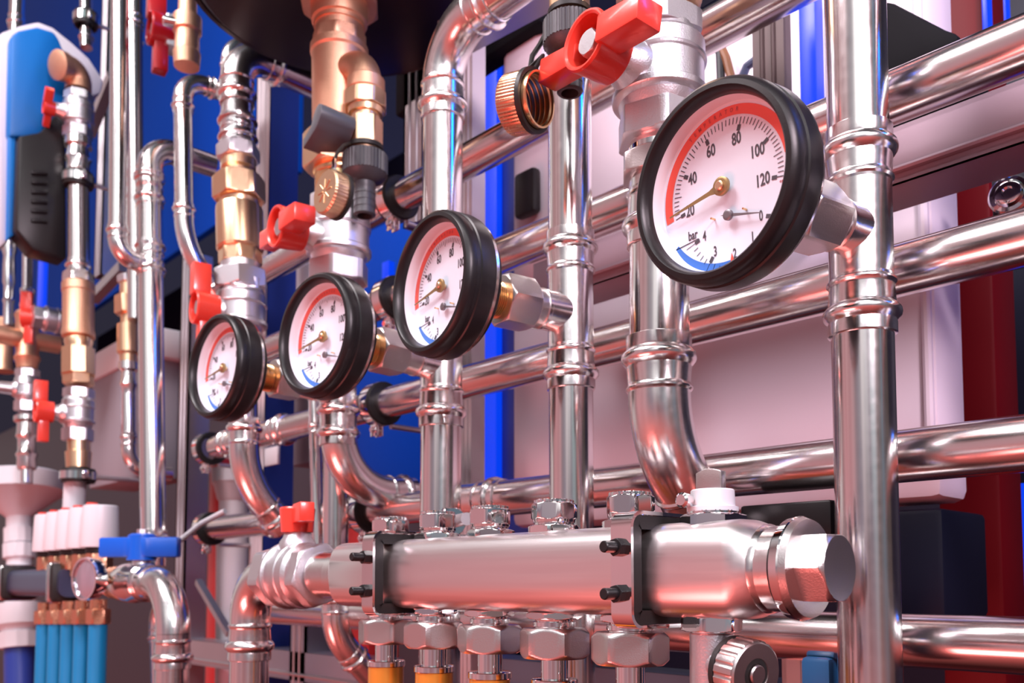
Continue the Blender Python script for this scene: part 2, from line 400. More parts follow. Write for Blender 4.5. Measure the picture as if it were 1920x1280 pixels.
# fourth riser (third-largest assembly with ball valve): gauge tee, then a 90 degree elbow towards the wall
def lower_elbow(parent, p, d1, d2, rad, r, name='press_elbow', tail=.0, both=True):
    e = elbow_pts(p, d1, d2, rad, 18); d2 = V(d2).normalized()
    b = B().tube(e, r * 1.045, 40, caps=False); press_end(b, p, -V(d1), r)
    if both: press_end(b, e[-1], d2, r)
    part(name, b, FIT, parent)
    if tail: part('tail_tube', B().tube([e[-1], e[-1] + d2 * tail], r, 36), STEEL, parent)
    return e[-1]
DN = V((0, 0, -1))
t4 = thing('steel_riser_pipe', 'steel pipe below the silver ball valve that ends in a wide bend towards the rails', PIPEC, A4.p(812))
part('tube', B().tube([A4.p(812), A4.p(520)], R4, 36), STEEL, t4)
b = B(); Fp, T, n, L = GPOS[3]
gauge_tee(t4, A4, 690, 776, R4 * .99, 3)
lower_elbow(t4, A4.p(808), DN, EY, .052, R4, tail=.018)
t5 = thing('steel_riser_pipe', 'steel pipe under the fourth, smallest gauge with a slanting bend at its foot', PIPEC, A5.p(838))
part('tube', B().tube([A5.p(838), A5.p(560)], R5, 36), STEEL, t5)
lower_elbow(t5, A5.p(834), DN, (0, 1, -1), .085, R5, tail=.03)
t15 = thing('steel_riser_pipe', 'steel pipe with slanting bend hanging below the large silver ball valve', PIPEC, A15.p(735))
part('tube', B().tube([A15.p(735), A15.p(330)], R15, 40), STEEL, t15)
b = B(); press_end(b, A15.p(362), -A15.up(), R15); b.lathe([(-.018, R15 * .86), (-.008, R15 * .86), (-.006, R15 * 1.03), (0, R15 * 1.04)], A15.p(362), -A15.up(), 40); part('press_socket', b, FIT, t15)
b = B().hex(-.0062, .0062, .0205, A15.p(316), A15.up(), ph=.35); part('union_nut', b, SATIN, t15)
b = B().lathe([(0, .0172), (.012, .0172)], A15.p(330), A15.up(), 36); b.lathe([(0, .0185), (.003, .0185), (.003, .0178), (.012, .0178)], A15.p(292), A15.up(), 36); part('threaded_neck', b, CHROME, t15)
lower_elbow(t15, A15.p(736), DN, (0, 1, -1), .072, R15, tail=.05)
# ------------------------------------------------------------------ dial gauges
RI = .0374
def text_bm(b, s, size, x, y, z, rot=0.0, sx=.66, M=None, bold=.022):
    cu = bpy.data.curves.new('t', 'FONT'); cu.body = s; cu.size = size; cu.align_x = 'CENTER'; cu.align_y = 'CENTER'; cu.resolution_u = 3; cu.offset = size * bold
    o = bpy.data.objects.new('t', cu); COL.objects.link(o)
    bpy.context.view_layer.update(); dg = bpy.context.evaluated_depsgraph_get()
    me = bpy.data.meshes.new_from_object(o.evaluated_get(dg))
    bpy.data.objects.remove(o); bpy.data.curves.remove(cu)
    m = Matrix.Translation((x, y, z)) @ Matrix.Rotation(rot, 4, 'Z') @ Matrix.Diagonal((sx, 1, 1, 1))
    if M is not None: m = M @ m
    me.transform(m); b.bm.from_mesh(me); bpy.data.meshes.remove(me); return b
def quad(b, pts): b.bm.faces.new([b.bm.verts.new(p) for p in pts])
def polar(a, r, c=(0, 0)): return (c[0] + r * math.cos(R_(a)), c[1] + r * math.sin(R_(a)))
def radial(b, a, r0, r1, w, z, c=(0, 0)):
    p0, p1 = polar(a, r0, c), polar(a, r1, c); t = (-math.sin(R_(a)) * w / 2, math.cos(R_(a)) * w / 2)
    quad(b, [(p0[0] - t[0], p0[1] - t[1], z), (p1[0] - t[0], p1[1] - t[1], z), (p1[0] + t[0], p1[1] + t[1], z), (p0[0] + t[0], p0[1] + t[1], z)])
def band(b, a0, a1, r0f, r1f, z, n=60, c=(0, 0)):
    for i in range(n):
        s0, s1 = i / n, (i + 1) / n; q0, q1 = a0 + (a1 - a0) * s0, a0 + (a1 - a0) * s1
        quad(b, [(*polar(q0, r0f(s0), c), z), (*polar(q1, r0f(s1), c), z), (*polar(q1, r1f(s1), c), z), (*polar(q0, r1f(s0), c), z)])
def make_gauge(label):
    g = thing('dial_gauge', label, 'gauge', (0, 0, 0), 'dial gauges on the risers')
    O = V((0, 0, 0))
    b = B().lathe([(-.0060, .0350), (-.0030, .0355), (-.0008, .0363), (0, .0372), (-.0003, .0392), (-.0015, .0406), (-.0035, .0414), (-.0060, .0416), (-.0066, .0409), (-.0090, .0409), (-.0096, .0417), (-.0160, .0420), (-.0190, .0414), (-.0208, .0396), (-.0208, .0330)], seg=96, caps=False)
    part('bezel', b, BLACKP, g)
    b = B().lathe([(-.0200, .0398), (-.0222, .0400), (-.0230, .0386), (-.0232, .0001)], seg=72, caps=False); part('case_back', b, FIT, g)
    b = B().lathe([(-.0228, .0366), (-.0265, .0362), (-.0278, .0345), (-.0280, .0001)], seg=72, caps=False); part('case_tub', b, BLACKP, g)
    zd = -.0125
    b = B().lathe([(-.0050, .03520), (-.0065, .0351), (zd + .0004, .0345), (zd, .0341)], seg=96, caps=False); part('inner_rim', b, RINGW, g)
    b = B().lathe([(zd - .0015, .0344), (zd, .0344)], seg=96); d = part('dial', b, DIALW, g)
    z = zd + .00018
    Rr = RI
    b = B(); ang = lambda v: 190 - (v - 20) * 2.0
    for v in range(20, 121, 2):
        a = ang(v)
        if v % 20 == 0:
            radial(b, a, .665 * Rr, .745 * Rr, .00042, z); radial(b, a, .60 * Rr, .665 * Rr, .0017, z)
        else: radial(b, a, (.64 if v % 10 == 0 else .675) * Rr, .745 * Rr, .00036, z)
    for v, rr in ((20, .525), (40, .525), (60, .51), (80, .515), (100, .50), (120, .485)):
        x, y = polar(ang(v), rr * Rr); text_bm(b, str(v), .0070, x, y, z)
    PV = (.05 * Rr, -.337 * Rr); sa = [342, 309, 272, 233, 196]
    tr = [.41, .42, .44, .42, .41]; bl = [.50, .53, .535, .505, .51]
    for i in range(5):
        radial(b, sa[i], (bl[i] - .035) * Rr, (bl[i] + .035) * Rr, .0017, z, PV)
        radial(b, sa[i], (bl[i] + .03) * Rr, (bl[i] + .17) * Rr, .0003, z, PV)
        x, y = polar(sa[i], (tr[i] - .01) * Rr, PV); text_bm(b, str(i), .0060, x, y, z, 0, .60)
        if i < 4:
            for k in range(1, 5):
                q = k / 5; aa = sa[i] + (sa[i + 1] - sa[i]) * q; rb = bl[i] + (bl[i + 1] - bl[i]) * q
                radial(b, aa, (rb + .02) * Rr, (rb + .085) * Rr, .00034, z, PV)
    text_bm(b, 'bar', .0056, -.50 * Rr, -.385 * Rr, z, 0, .68)
    quad(b, [(-.76 * Rr, -.475 * Rr, z), (-.755 * Rr, -.487 * Rr, z), (-.42 * Rr, -.452 * Rr, z), (-.42 * Rr, -.44 * Rr, z)])
    part('dial_print', b, INK, d)
    b = B(); band(b, 190, 8, lambda s: .775 * Rr, lambda s: .885 * Rr, z); part('red_band', b, REDINK, d)
    b = B()
    for i, chx in enumerate('TEMPERATOR'):
        a = 122 - i * 5.2; x, y = polar(a, .83 * Rr); text_bm(b, chx, .0024, x, y, z + .0002, R_(a - 90), .8)
    part('scale_lettering', b, REDTXT, d)
    part('unit_lettering', text_bm(B(), '\u00b0F', .0030, .71 * Rr, -.20 * Rr, z, 0, .8), REDTXT, d)
    b = B(); band(b, 212, 272, lambda s: (.845 - .03 * s) * Rr, lambda s: (.845 + .05 + .03 * math.sin(s * 3.1) - .02 * s) * Rr, z, 40); part('blue_band', b, BLUEINK, d)
    b = B(); p = polar(272, .74 * Rr); p1 = polar(269.5, .88 * Rr); p2 = polar(274.5, .88 * Rr)
    quad(b, [(*p, z + .0001), (*p1, z + .0001), (*p2, z + .0001)]); part('red_mark', b, REDINK, d)
    # pointers
    b = B(); zz = zd + .0030; a = 188.5; hub = (0, 0)
    pts = [polar(a + 24, .0040), polar(a + 8, .0065), polar(a + .55, .765 * Rr), polar(a - .55, .765 * Rr), polar(a - 8, .0065), polar(a - 24, .0040)]
    b.prism(pts, zz, zz + .0004); b.lathe([(zz - .0004, .0039), (zz + .0009, .0039), (zz + .0012, .0034), (zz + .0012, .0026)], seg=36)
    nd = part('temperature_pointer', b, GOLD, g)
    b = B().lathe([(zd, .0016), (zz + .001, .0020), (zz + .0020, .0020), (zz + .0024, .0014)], seg=24); part('hub_pin', b, BRASS, nd)
    b = B(); a = 345.5; zz = zd + .0022
    b.prism([polar(a + 90, .0007, PV), polar(a - 90, .0007, PV), polar(a - .5, .45 * Rr, PV), polar(a + .5, .45 * Rr, PV)], zz, zz + .0003)
    b.prism([polar(a + 160, .0012, PV), polar(a + 200, .0012, PV), polar(a + 180, .0040, PV)], zz, zz + .0003)
    b.lathe([(zz - .0005, .0022), (zz + .0009, .0022), (zz + .0012, .0017), (zz + .0012, .0010)], o=(PV[0], PV[1], 0), seg=28)
    part('pressure_pointer', b, DKST, g)
    for (px_, py_) in ((-.18, -.30), (.25, -.33)):
        b = B().tube([(px_ * Rr, py_ * Rr, zd), (px_ * Rr, py_ * Rr, zd + .0026)], .00045, 10); part('stop_pin', b, BRASSH, g)
    b = B().lathe([(-.0036, .0354), (-.0035, .0001)], seg=72, caps=False); part('glass', b, GLASS, g)
    b = B().hex(-.0385, -.0275, .0108, ph=.2, ch=.7); st = part('brass_stem', b, BRASS, g)
    prof = []
    for k in range(9): prof += [(-.052 + k * .0014, .0112), (-.052 + k * .0014 + .0007, .0102)]
    prof[-1] = (-.0380, .0104)
    b = B().lathe(prof, seg=36); part('brass_thread', b, BRASSH, g)
    return g
GLAB = ['largest dial gauge at the right, every number readable, on the nearest riser',
        'second largest dial gauge, standing on the riser behind the brass ring cap',
        'third dial gauge from the front, between the silver valve and the middle gauge',
        'smallest dial gauge, farthest left of the four, below the upright red lever']
def gmat(i):
    Fp, T, n, L = GPOS[i]
    n = Matrix.Rotation(R_((0, 2, 3, 5)[i]), 3, 'Z') @ n
    x = EZ.cross(n).normalized(); y = n.cross(x); M = Matrix.Identity(4)
    for k in range(3): M[k][0] = x[k] * GS; M[k][1] = y[k] * GS; M[k][2] = n[k] * GS; M[k][3] = Fp[k]
    return M
g0 = make_gauge(GLAB[0])
for i in (1, 2, 3): dup(g0, gmat(i), GLAB[i], 'dial gauges on the risers')
g0.matrix_world = gmat(0)
# ------------------------------------------------------------------ long horizontal rails and their clamps
YR = .475; RR = .0143
RAILY = [(1050, 208), (1300, 334), (1290, 609), (1215, 905), (580, 1148)]
RAILZ = [at(px, py, YR).z for px, py in RAILY]
RLAB = ['topmost horizontal steel rail pipe, running behind the brass ring cap', 'horizontal steel rail pipe crossing behind the middle of the largest gauge',
        'horizontal steel rail pipe just below the largest gauge', 'horizontal steel rail pipe just above the header, meeting the slanting bends', 'lowest horizontal steel rail pipe, below the header end plug at right']
rails = []
XL = [-1.06, -1.05, -1.05, -1.07, -.965]
for z, lab, xl in zip(RAILZ, RLAB, XL):
    P0 = V((xl, YR, z)); t = thing('steel_rail_pipe', lab, 'pipe', P0, 'horizontal rail pipes')
    part('tube', B().tube([P0, V((.55, YR, z))], RR, 40), RAILM, t); rails.append(t)
def rail_socket(k, X, d, name='press_socket'):
    b = B(); press_end(b, V((X, YR, RAILZ[k])), d, RR); b.lathe([(-.05, RR * 1.04), (0, RR * 1.04)], V((X, YR, RAILZ[k])), d, 36, caps=False); part(name, b, FIT, rails[k])
xat = lambda px, py: at(px, py, YR).x
rail_socket(3, xat(905, 936), EX); rail_socket(3, xat(528, 982), -EX)
rail_socket(2, xat(520, 806), EX); rail_socket(2, xat(440, 826), -EX)
b = B().lathe([(-.004, RR * 1.02), (0, RR * 1.28), (.006, RR * 1.36), (.012, RR * 1.28), (.016, RR * 1.0)], V((-.965, YR, RAILZ[4])), EX, 36); part('end_bead', b, FIT, rails[4])
CL = []
def clamp(px, k, label, rod=True):
    P = V((at(px, 600, YR).x, YR, RAILZ[k]))
    # find X on the rail that shows at pixel column px
    r_ = ray(px, 600)
    t = thing('pipe_clamp', label, 'clamp', P, 'rubber lined pipe clamps'); CL.append(t)
    b = B().lathe([(-.0095, RR), (-.0095, RR * 1.38), (-.0080, RR * 1.46), (-.0062, RR * 1.46), (-.0062, RR * 1.36), (.0062, RR * 1.36), (.0062, RR * 1.46), (.0080, RR * 1.46), (.0095, RR * 1.38), (.0095, RR)], P, EX, 40, caps=False)
    part('rubber_lining', b, BLACKR, t)
    b = B().lathe([(-.0060, RR * 1.37), (-.0060, RR * 1.47), (.0060, RR * 1.47), (.0060, RR * 1.37)], P, EX, 40, caps=False); bandp = part('steel_band', b, CHROME, t)
    # ears and screw below
    q = P + V((0, -.004, -RR * 1.62))
    b = B().box(q + V((0, -.0028, -.002)), (.0115, .0016, .012), None, .0005).box(q + V((0, .0028, -.002)), (.0115, .0016, .012), None, .0005); part('ear', b, CHROME, t)
    b = B().lathe([(.0034, .0032), (.0060, .0032), (.0068, .0024), (.0068, .0001)], q + V((0, 0, -.002)), -EY, 20); b.tube([q + V((0, .006, -.002)), q + V((0, -.004, -.002))], .0016, 12); part('screw', b, CHROME, t)
    if rod: part('threaded_rod', B().tube([P + V((0, .012, -RR * 1.35)), P + V((0, .085, -RR * 1.35))], .0028, 12), ZINC, t)
    return t
def xclamp(px, py, k):   # world X where the rail k shows at pixel (px, py)
    return at(px, py, YR).x
for (px, k, lab) in ((742, 0, 'rubber lined clamp on the top rail, left of the bent steel riser'), (737, 1, 'rubber lined clamp on the second rail, half hidden by the middle gauge'),
                     (715, 2, 'rubber lined clamp on the third rail, below the brass stem of a gauge'), (398, 2, 'rubber lined clamp on the third rail, below the smallest gauge'),
                     (402, 3, 'rubber lined clamp on the lower rail with a pale cable tie beside it'), (695, 3, 'rubber lined clamp on the lower rail, behind the left header bracket')):
    clamp(px, k, lab)
# ------------------------------------------------------------------ ball valves
def lever(parent, O, s, w, k, mat, style='butterfly', up=0.0, bolt=True):
    """butterfly lever: cup ring on the stem axis s at O (front face), wings along w"""
    s = V(s).normalized(); w = V(w); w = (w - s * w.dot(s)).normalized()
    M = frame(O, s, w)                       # local z out of the valve, x along the wings
    b = B()
    b.lathe([(-.0235 * k, .0105 * k), (-.0235 * k, .0150 * k), (-.0015 * k, .0168 * k), (0, .0160 * k), (0, .0150 * k), (-.0010 * k, .0138 * k), (-.0160 * k, .0128 * k), (-.0165 * k, .0040 * k)], seg=48, M=M)
    y0, y1 = -.0072 * k, .0072 * k
    b.prism([(.0125 * k, y0), (.0165 * k, y0 * 1.05), (.0440 * k, y0 * .95), (.0440 * k, y1 * .95), (.0165 * k, y1 * 1.05), (.0125 * k, y1)], -.0155 * k, .0022 * k, M, .0011 * k)
    b.prism([(-.0125 * k, y0), (-.0190 * k, y0 * .9), (-.0440 * k, y0), (-.0440 * k, y1), (-.0190 * k, y1 * .9), (-.0125 * k, y1)], -.0185 * k, -.0045 * k, M, .0011 * k)
    l = part('lever', b, mat, parent)
    if bolt:
        b = B().hex(-.0165 * k, -.0028 * k, .0066 * k, M=M, ch=.8, ph=.3); part('lever_nut', b, NUTG, l)
    return l
def valve_body(b, c, d, k, kr=1.0):
    H = .0745 * k; o = V(c) - V(d) * (H / 2); q = k * kr
    b.hex(0, .0170 * k, .0228 * q, o, d, ph=.25, c1=False)
    pr = [(.0165, .0215), (.0185, .0225), (.0230, .0240), (.0242, .0268), (.0252, .0276), (.0285, .0277), (.0295, .0262), (.0302, .0256), (.0455, .0256), (.0462, .0268), (.0475, .0272), (.0485, .0264), (.0570, .0262), (.0585, .0250), (.0600, .0235), (.0640, .0228)]
    b.lathe([(h * k, r * q) for h, r in pr], o, d, 48)
    b.hex(.0620 * k, .0745 * k, .0228 * q, o, d, ph=.25, c0=False)
def ball_valve(label, c, d, s, w, k, mat=RED, levk=1.0, stem=.048, kr=1.0, name='ball_valve', group=None, bodymat=None):
    c = V(c); d = V(d).normalized(); s = V(s).normalized()
    t = thing(name, label, 'valve', c, group)
    b = B(); valve_body(b, c, d, k, kr); part('body', b, bodymat or CAST, t)
    b = B().lathe([(.018 * k, .0150 * k), (.0270 * k * kr, .0140 * k), (.0310 * k * kr, .0112 * k), (stem * k - .022 * levk, .0100 * k), (stem * k - .016 * levk, .0070 * k)], c + d * .0006, s, 36); part('bonnet', b, bodymat or CAST, t)
    lever(t, c + s * stem * k, s, w, levk, mat)
    return t
SF = V((-.10, -1, -.02))
c15 = at(1237, 156, .40)
ball_valve('large silver ball valve at top with the nearest red butterfly lever', c15, EZ, (-.10, -1, .055), (1, -.03, -.12), 1.0, RED, 1.0, .060)
c4 = at(636, 452, .415)
ball_valve('middle silver ball valve with a red butterfly lever, under the hanging brass disc cap', c4, EZ, SF, (1, 0, -.06), 1.05, RED, 1.08, .058)
c5 = at(452, 590, .40)
ball_valve('silver ball valve with an upright red lever, above the smallest gauge', c5, EZ, (-.15, -1, 0), (0, 0, 1), .95, RED, 1.0, .050)
# ------------------------------------------------------------------ header (manifold)
YM = .3285; ZM = at(1100, 1071, YM).z
mx = lambda px: at(px, 1072, YM).x
def sq(hs, n=3.4):
    return lambda th, h, r: r / (abs(math.cos(th)) ** n + abs(math.sin(th)) ** n) ** (1 / n)
XE, XS = mx(1403), mx(668)
hd = thing('manifold_header', 'long brushed steel manifold header with a row of outlets, across the lower middle', 'manifold', (XS, YM, ZM))
HR = .0212
def blend_sq(th, h, r):
    q = r / (abs(math.cos(th)) ** 3.2 + abs(math.sin(th)) ** 3.2) ** (1 / 3.2)
    if h > Lb: t = min(1, (h - Lb) / .011); return q + (r - q) * t
    if h < 0: t = min(1, -h / .004); return q + (r - q) * t
    return q
Lb = XE - XS
b = B().lathe([(-.0040, .0190), (-.0020, .0205), (0, HR)] + [(Lb * i / 6, HR) for i in range(1, 7)] + [(Lb + .003, .0209), (Lb + .006, .0200), (Lb + .0085, .0190), (Lb + .010, .0184), (Lb + .0108, .0179)], (XS, YM, ZM), EX, 72, blend_sq)
part('header_tube', b, MANI, hd)
b = B().lathe([(Lb + .009, .0176), (Lb + .0105, .0188), (Lb + .0120, .0184), (Lb + .013, .0177), (Lb + .0200, .0177)], (XS, YM, ZM), EX, 60, lambda th, h, r: r * (1 + .006 * math.sin(th * 37))); part('welded_neck', b, FIT, hd)
b = B().lathe([(Lb + .0195, .0170), (Lb + .0197, .0186), (Lb + .0212, .0186), (Lb + .0214, .0170)], (XS, YM, ZM), EX, 60); part('seal_ring', b, BLACKR, hd)
pl = None
b = B().lathe([(Lb + .0212, .0185), (Lb + .0216, .0206), (Lb + .0252, .0212), (Lb + .0258, .0209)], (XS, YM, ZM), EX, 72); pl = part('end_plug', b, CHROME, hd)
b = B().lathe([(Lb + .0256, .0209), (Lb + .0285, .0198), (Lb + .0292, .0150)], (XS, YM, ZM), EX, 72); b.hex(Lb + .0288, Lb + .0410, .0131, (XS, YM, ZM), EX, ph=.52, c0=False, ch=.9); part('plug_hexagon', b, SATIN, pl)
b = B().lathe([(-.040, .0168), (-.016, .0168), (-.0155, .0178), (-.004, .0182)], (XS, YM, ZM), EX, 48); part('left_neck', b, FIT, hd)
# brackets
def bracket(X, label):
    t = thing('header_bracket', label, 'bracket', (X, YM, ZM), 'header brackets')
    hy, hz, rc = .0305, .0252, .0065
    def loop(o, back):
        pts = [V((X, YM + back, ZM + hz + o))]
        for cy, cz, a0 in ((-hy + rc, hz - rc, 90), (-hy + rc, -hz + rc, 180)):
            for i in range(9):
                a = R_(a0 + 90 * i / 8); pts.append(V((X, YM + cy + (rc + o) * math.cos(a), ZM + cz + (rc + o) * math.sin(a))))
        pts.append(V((X, YM + back, ZM - hz - o))); return pts
    b = B().strip(loop(0, .045), .0115, .0016, EX); part('steel_band', b, CHROME, t, sharp=50)
    b = B().strip(loop(-.0042, .020), .0100, .0062, EX); part('rubber_lining', b, BLACKR, t, sharp=50)
    for dz in (.0098, -.0105):
        b = B().hex(-.001, .0035, .0036, (X - .0008, YM - hy - .0006, ZM + dz), -EY, n=6, ph=.3); b.lathe([(.003, .0026), (.0105, .0026), (.0110, .0022)], (X - .0008, YM - hy - .0006, ZM + dz), -EY, 16); part('bracket_bolt', b, BLACKP, t)
    return t
bracket(at(1168, 1072, YM - .030).x, 'steel clamp bracket round the header near its right end'); bracket(at(692, 1075, YM - .030).x, 'steel clamp bracket round the header next to the red lever')
# bottom outlets with union nuts and amber pipes
OX = [mx(1180) - .0502 * (4 - i) for i in range(5)]
TW = [.15, .62, .1, .02, .13]
def outlet(X, ph, label):
    o = V((X, YM, ZM - HR + .001)); t = thing('outlet_union', label, 'fitting', o, 'outlet unions under the header')
    b = B().hex(.0005, .0042, .0128, o, DN, ph=ph + .4); b.lathe([(.004, .0098), (.0052, .0096), (.0056, .0112), (.0078, .0112), (.0082, .0104), (.0100, .0104)], o, DN, 36); part('nipple', b, CHROME, t)
    b = B().hex(.0088, .0242, .0163, o, DN, ph=ph, ch=1.1); part('union_nut', b, SATIN, t)
    b = B().lathe([(.023, .0070), (.0345, .0070), (.0348, .0118), (.0352, .0122), (.0382, .0122), (.0386, .0118)], o, DN, 36); part('sleeve_neck', b, CHROME, t)
    s = single('amber_pipe', B().lathe([(.0386, .0114), (.20, .0114)], o, DN, 36), AMBER, label.replace('chrome union nut', 'amber coloured pipe').replace('outlet', 'pipe'), 'pipe', 'amber pipes under the header')
ORD = ['leftmost', 'second from the left', 'middle', 'second from the right', 'rightmost']
for i in range(5): outlet(OX[i], TW[i], 'chrome union nut under the header, %s of the five' % ORD[i])
# top caps
CX = [mx(727), mx(815), mx(914), mx(1034), mx(1178)]
def topcap(X, h, ph, label):
    o = V((X, YM + .002, ZM + HR - .002)); t = thing('hexagon_plug', label, 'plug', o, 'chrome hexagon caps on the header')
    b = B().hex(.0, .0052, .0122, o, EZ, ph=ph + .5); b.lathe([(.005, .0100), (.0056, .0104), (.0062, .0104), (.0068, .0098)], o, EZ, 36); part('base_nut', b, CHROME, t)
    b = B().hex(.0078, .0078 + h, .0108, o, EZ, ph=ph, ch=.7); b.lathe([(.0062, .0102), (.0066, .0110), (.0080, .0112)], o, EZ, 36)
    b.lathe([(.0078 + h - .0004, .0104), (.0078 + h + .0012, .0104), (.0078 + h + .0016, .0098), (.0078 + h + .0016, .0070), (.0078 + h + .0006, .0060)], o, EZ, 96, knurl(24, .03)); part('cap_nut', b, CHROME, t)
for i, (h, ph, q) in enumerate(((.0082, .3, 'behind the left bracket'), (.0088, .15, 'in front of an upright nut'), (.0092, .35, 'halfway along the header'), (.0092, .0, 'in front of the gauge riser'), (.0092, .2, 'behind the right bracket'))):
    topcap(CX[i], h, ph, 'chrome hexagon cap on top of the header %s' % q)
o = at(846, 978, .375); t = thing('rod_nut', 'chrome nut upright on a threaded rod behind the second header cap', 'nut', o)
b = B().hex(-.004, .004, .0092, o, (1, -.35, 0), ch=.9, x=EZ); part('nut', b, CHROME, t)
b = B().tube([o - V((1, -.35, 0)).normalized() * .006, o + V((1, -.35, 0)).normalized() * .030], .0042, 20); part('threaded_rod', b, ZINC, t)
# manual air vent
o = V((mx(1338), YM, ZM + HR - .003)); t = thing('air_vent', 'white collared air vent with a chrome key on the right end of the header', 'valve', o)
b = B().hex(.0, .0062, .0128, o, EZ, ph=.1); b.lathe([(.006, .0112), (.0075, .0112)], o, EZ, 36); part('base_nut', b, CHROME, t)
b = B().lathe([(.0072, .0112), (.0092, .0112), (.0096, .0098), (.0165, .0095), (.0170, .0090), (.0170, .006)], o, EZ, 48); part('white_collar', b, WHITEP, t)
M = frame(o + V((-.0035, .004, .0185)), -EY, EX)
kp = [(-.0068, -.004), (.0068, -.004), (.0068, .0070)] + [(.0068 - .0136 * i / 8, .0070 + .0016 * math.sin(PI * i / 8)) for i in range(1, 8)] + [(-.0068, .0070)]
b = B().prism(kp, -.002, .002, M, .0005); part('vent_key', b, SATIN, t)
b = B().lathe([(0, .0030), (.004, .0034), (.006, .0034), (.0068, .0024)], o + V((-.0060, -.0085, .0120)), -EY, 24); part('vent_screw', b, CHROME, t)
# drain cock below the right end
o = V((mx(1333), YM, ZM - HR + .002)); t = thing('drain_valve', 'drain cock with a ribbed metal cap under the right end of the header', 'valve', o)
b = B().hex(.001, .0078, .0118, o, DN, ph=.25); b.lathe([(.0075, .0095), (.0082, .0095)], o, DN, 36); part('base_nut', b, CHROME, t)
b = B().lathe([(.0080, .0088), (.0090, .0096), (.050, .0100)], o, DN, 40); dx = V((.90, -.20, -.10)).normalized(); oc = o + V((0, 0, -.0215)); b.lathe([(0, .0085), (.013, .0085)], oc, dx, 36); part('body', b, CAST, t)
b = B().lathe([(.0115, .0120), (.0125, .0142), (.0150, .0142), (.0155, .0128)], oc, dx, 48); part('black_ring', b, BLACKR, t)
b = B().lathe([(.0150, .0132), (.0155, .0142), (.0245, .0142), (.0252, .0138)], oc, dx, 144, lambda th, h, r: r * (1 - .035 * max(0, math.sin(th * 18)) ** .5)); b.lathe([(.0240, .0134), (.0256, .0134), (.0262, .0128), (.0262, .0068), (.0250, .0062)], oc, dx, 60); part('ribbed_cap', b, SATIN, t)
b = B().lathe([(.0248, .0066), (.0258, .0066), (.0260, .0046), (.0250, .0044)], oc, dx, 36); part('inner_ring', b, BLACKR, t)
b = B().lathe([(.0240, .0042), (.0268, .0042), (.0274, .0036), (.0274, .0001)], oc, dx, 30); part('screw', b, SATIN, t)
# ball valve at the left end and its downward elbow
cv = V((mx(556), YM, ZM)); VK = .93
ball_valve('silver ball valve at the left end of the header with a red lever on top', cv, EX, EZ, (.92, -.30, 0), VK, RED, .78, .054, kr=.98, name='header_ball_valve')
pe = V((cv.x - .0745 * VK / 2 - .004, YM, ZM)); RE = .0153
t = thing('elbow_pipe', 'thick steel bend dropping from the ball valve at the left end of the header', 'pipe', pe)
ex = elbow_pts(pe, -EX, DN, .034, 18)
b = B().tube([pe + EX * .012] + ex, RE * 1.04, 40, caps=False); press_end(b, ex[-1] + DN * .004, DN, RE); b.tube([ex[-1], ex[-1] + DN * .004], RE * 1.04, 40, caps=False); part('press_elbow', b, FIT, t)
part('tube', B().tube([ex[-1], ex[-1] + DN * .16], RE, 36), STEEL, t)
# ------------------------------------------------------------------ helpers in px along an axis
def st(b, ax, pts, seg=36, rf=None, caps=True):
    """revolved profile given as (pixel y, half width in px) going down the picture"""
    top = ax.p(pts[0][0]); bot = ax.p(pts[-1][0]); u = (top - bot).normalized(); pr = []
    for y, hw in reversed(pts):
        P = ax.p(y); pr.append(((P - bot).dot(u), mm(hw, P) * .96))
    return b.lathe(pr, bot, u, seg, rf, caps)
def hx(b, ax, y0, y1, hw, ph=.2, n=6, ch=.6):
    top, bot = ax.p(y0), ax.p(y1); L_ = (top - bot).length; u = (top - bot) / L_
    return b.hex(0, L_, mm(hw, ax.p((y0 + y1) / 2)) * .92, bot, u, ph=ph, n=n, ch=ch)
def sock(b, ax, y, d, hw, k=.8):
    P = ax.p(y); u = ax.up() * d; return press_end(b, P, u, mm(hw, P) * .96, k=k)
def lever_px(px, py, Y): return at(px, py, Y)
# ------------------------------------------------------------------ bronze tee, drain cock and brass union above the middle ball valve
A4u = Ax(637, 0, 634, 420, .415)
t = thing('bronze_tee', 'tall cast bronze tee with hexagon collars hanging under the black tank', 'fitting', A4u.p(370))
b = B(); hx(b, A4u, -18, 14, 76, .1, ch=.8); st(b, A4u, [(12, 56), (44, 54), (46, 50), (54, 50)]); part('hexagon_collar', b, BRONZE, t)
b = B(); st(b, A4u, [(52, 47), (72, 47)], rf=None); hx(b, A4u, 66, 90, 50, .3, n=8); st(b, A4u, [(88, 50), (92, 56), (104, 56), (108, 53), (250, 51), (262, 48)]); part('body', b, BRONZE, t)
b = B(); hx(b, A4u, 254, 322, 63, .55, ch=.5); part('brass_hexagon', b, BRASS, t)
b = B(); st(b, A4u, [(318, 47), (322, 49), (330, 49), (334, 47)]); hx(b, A4u, 332, 372, 47, .5, n=8); st(b, A4u, [(370, 40), (392, 40)]); part('lower_union', b, BRASSH, t)
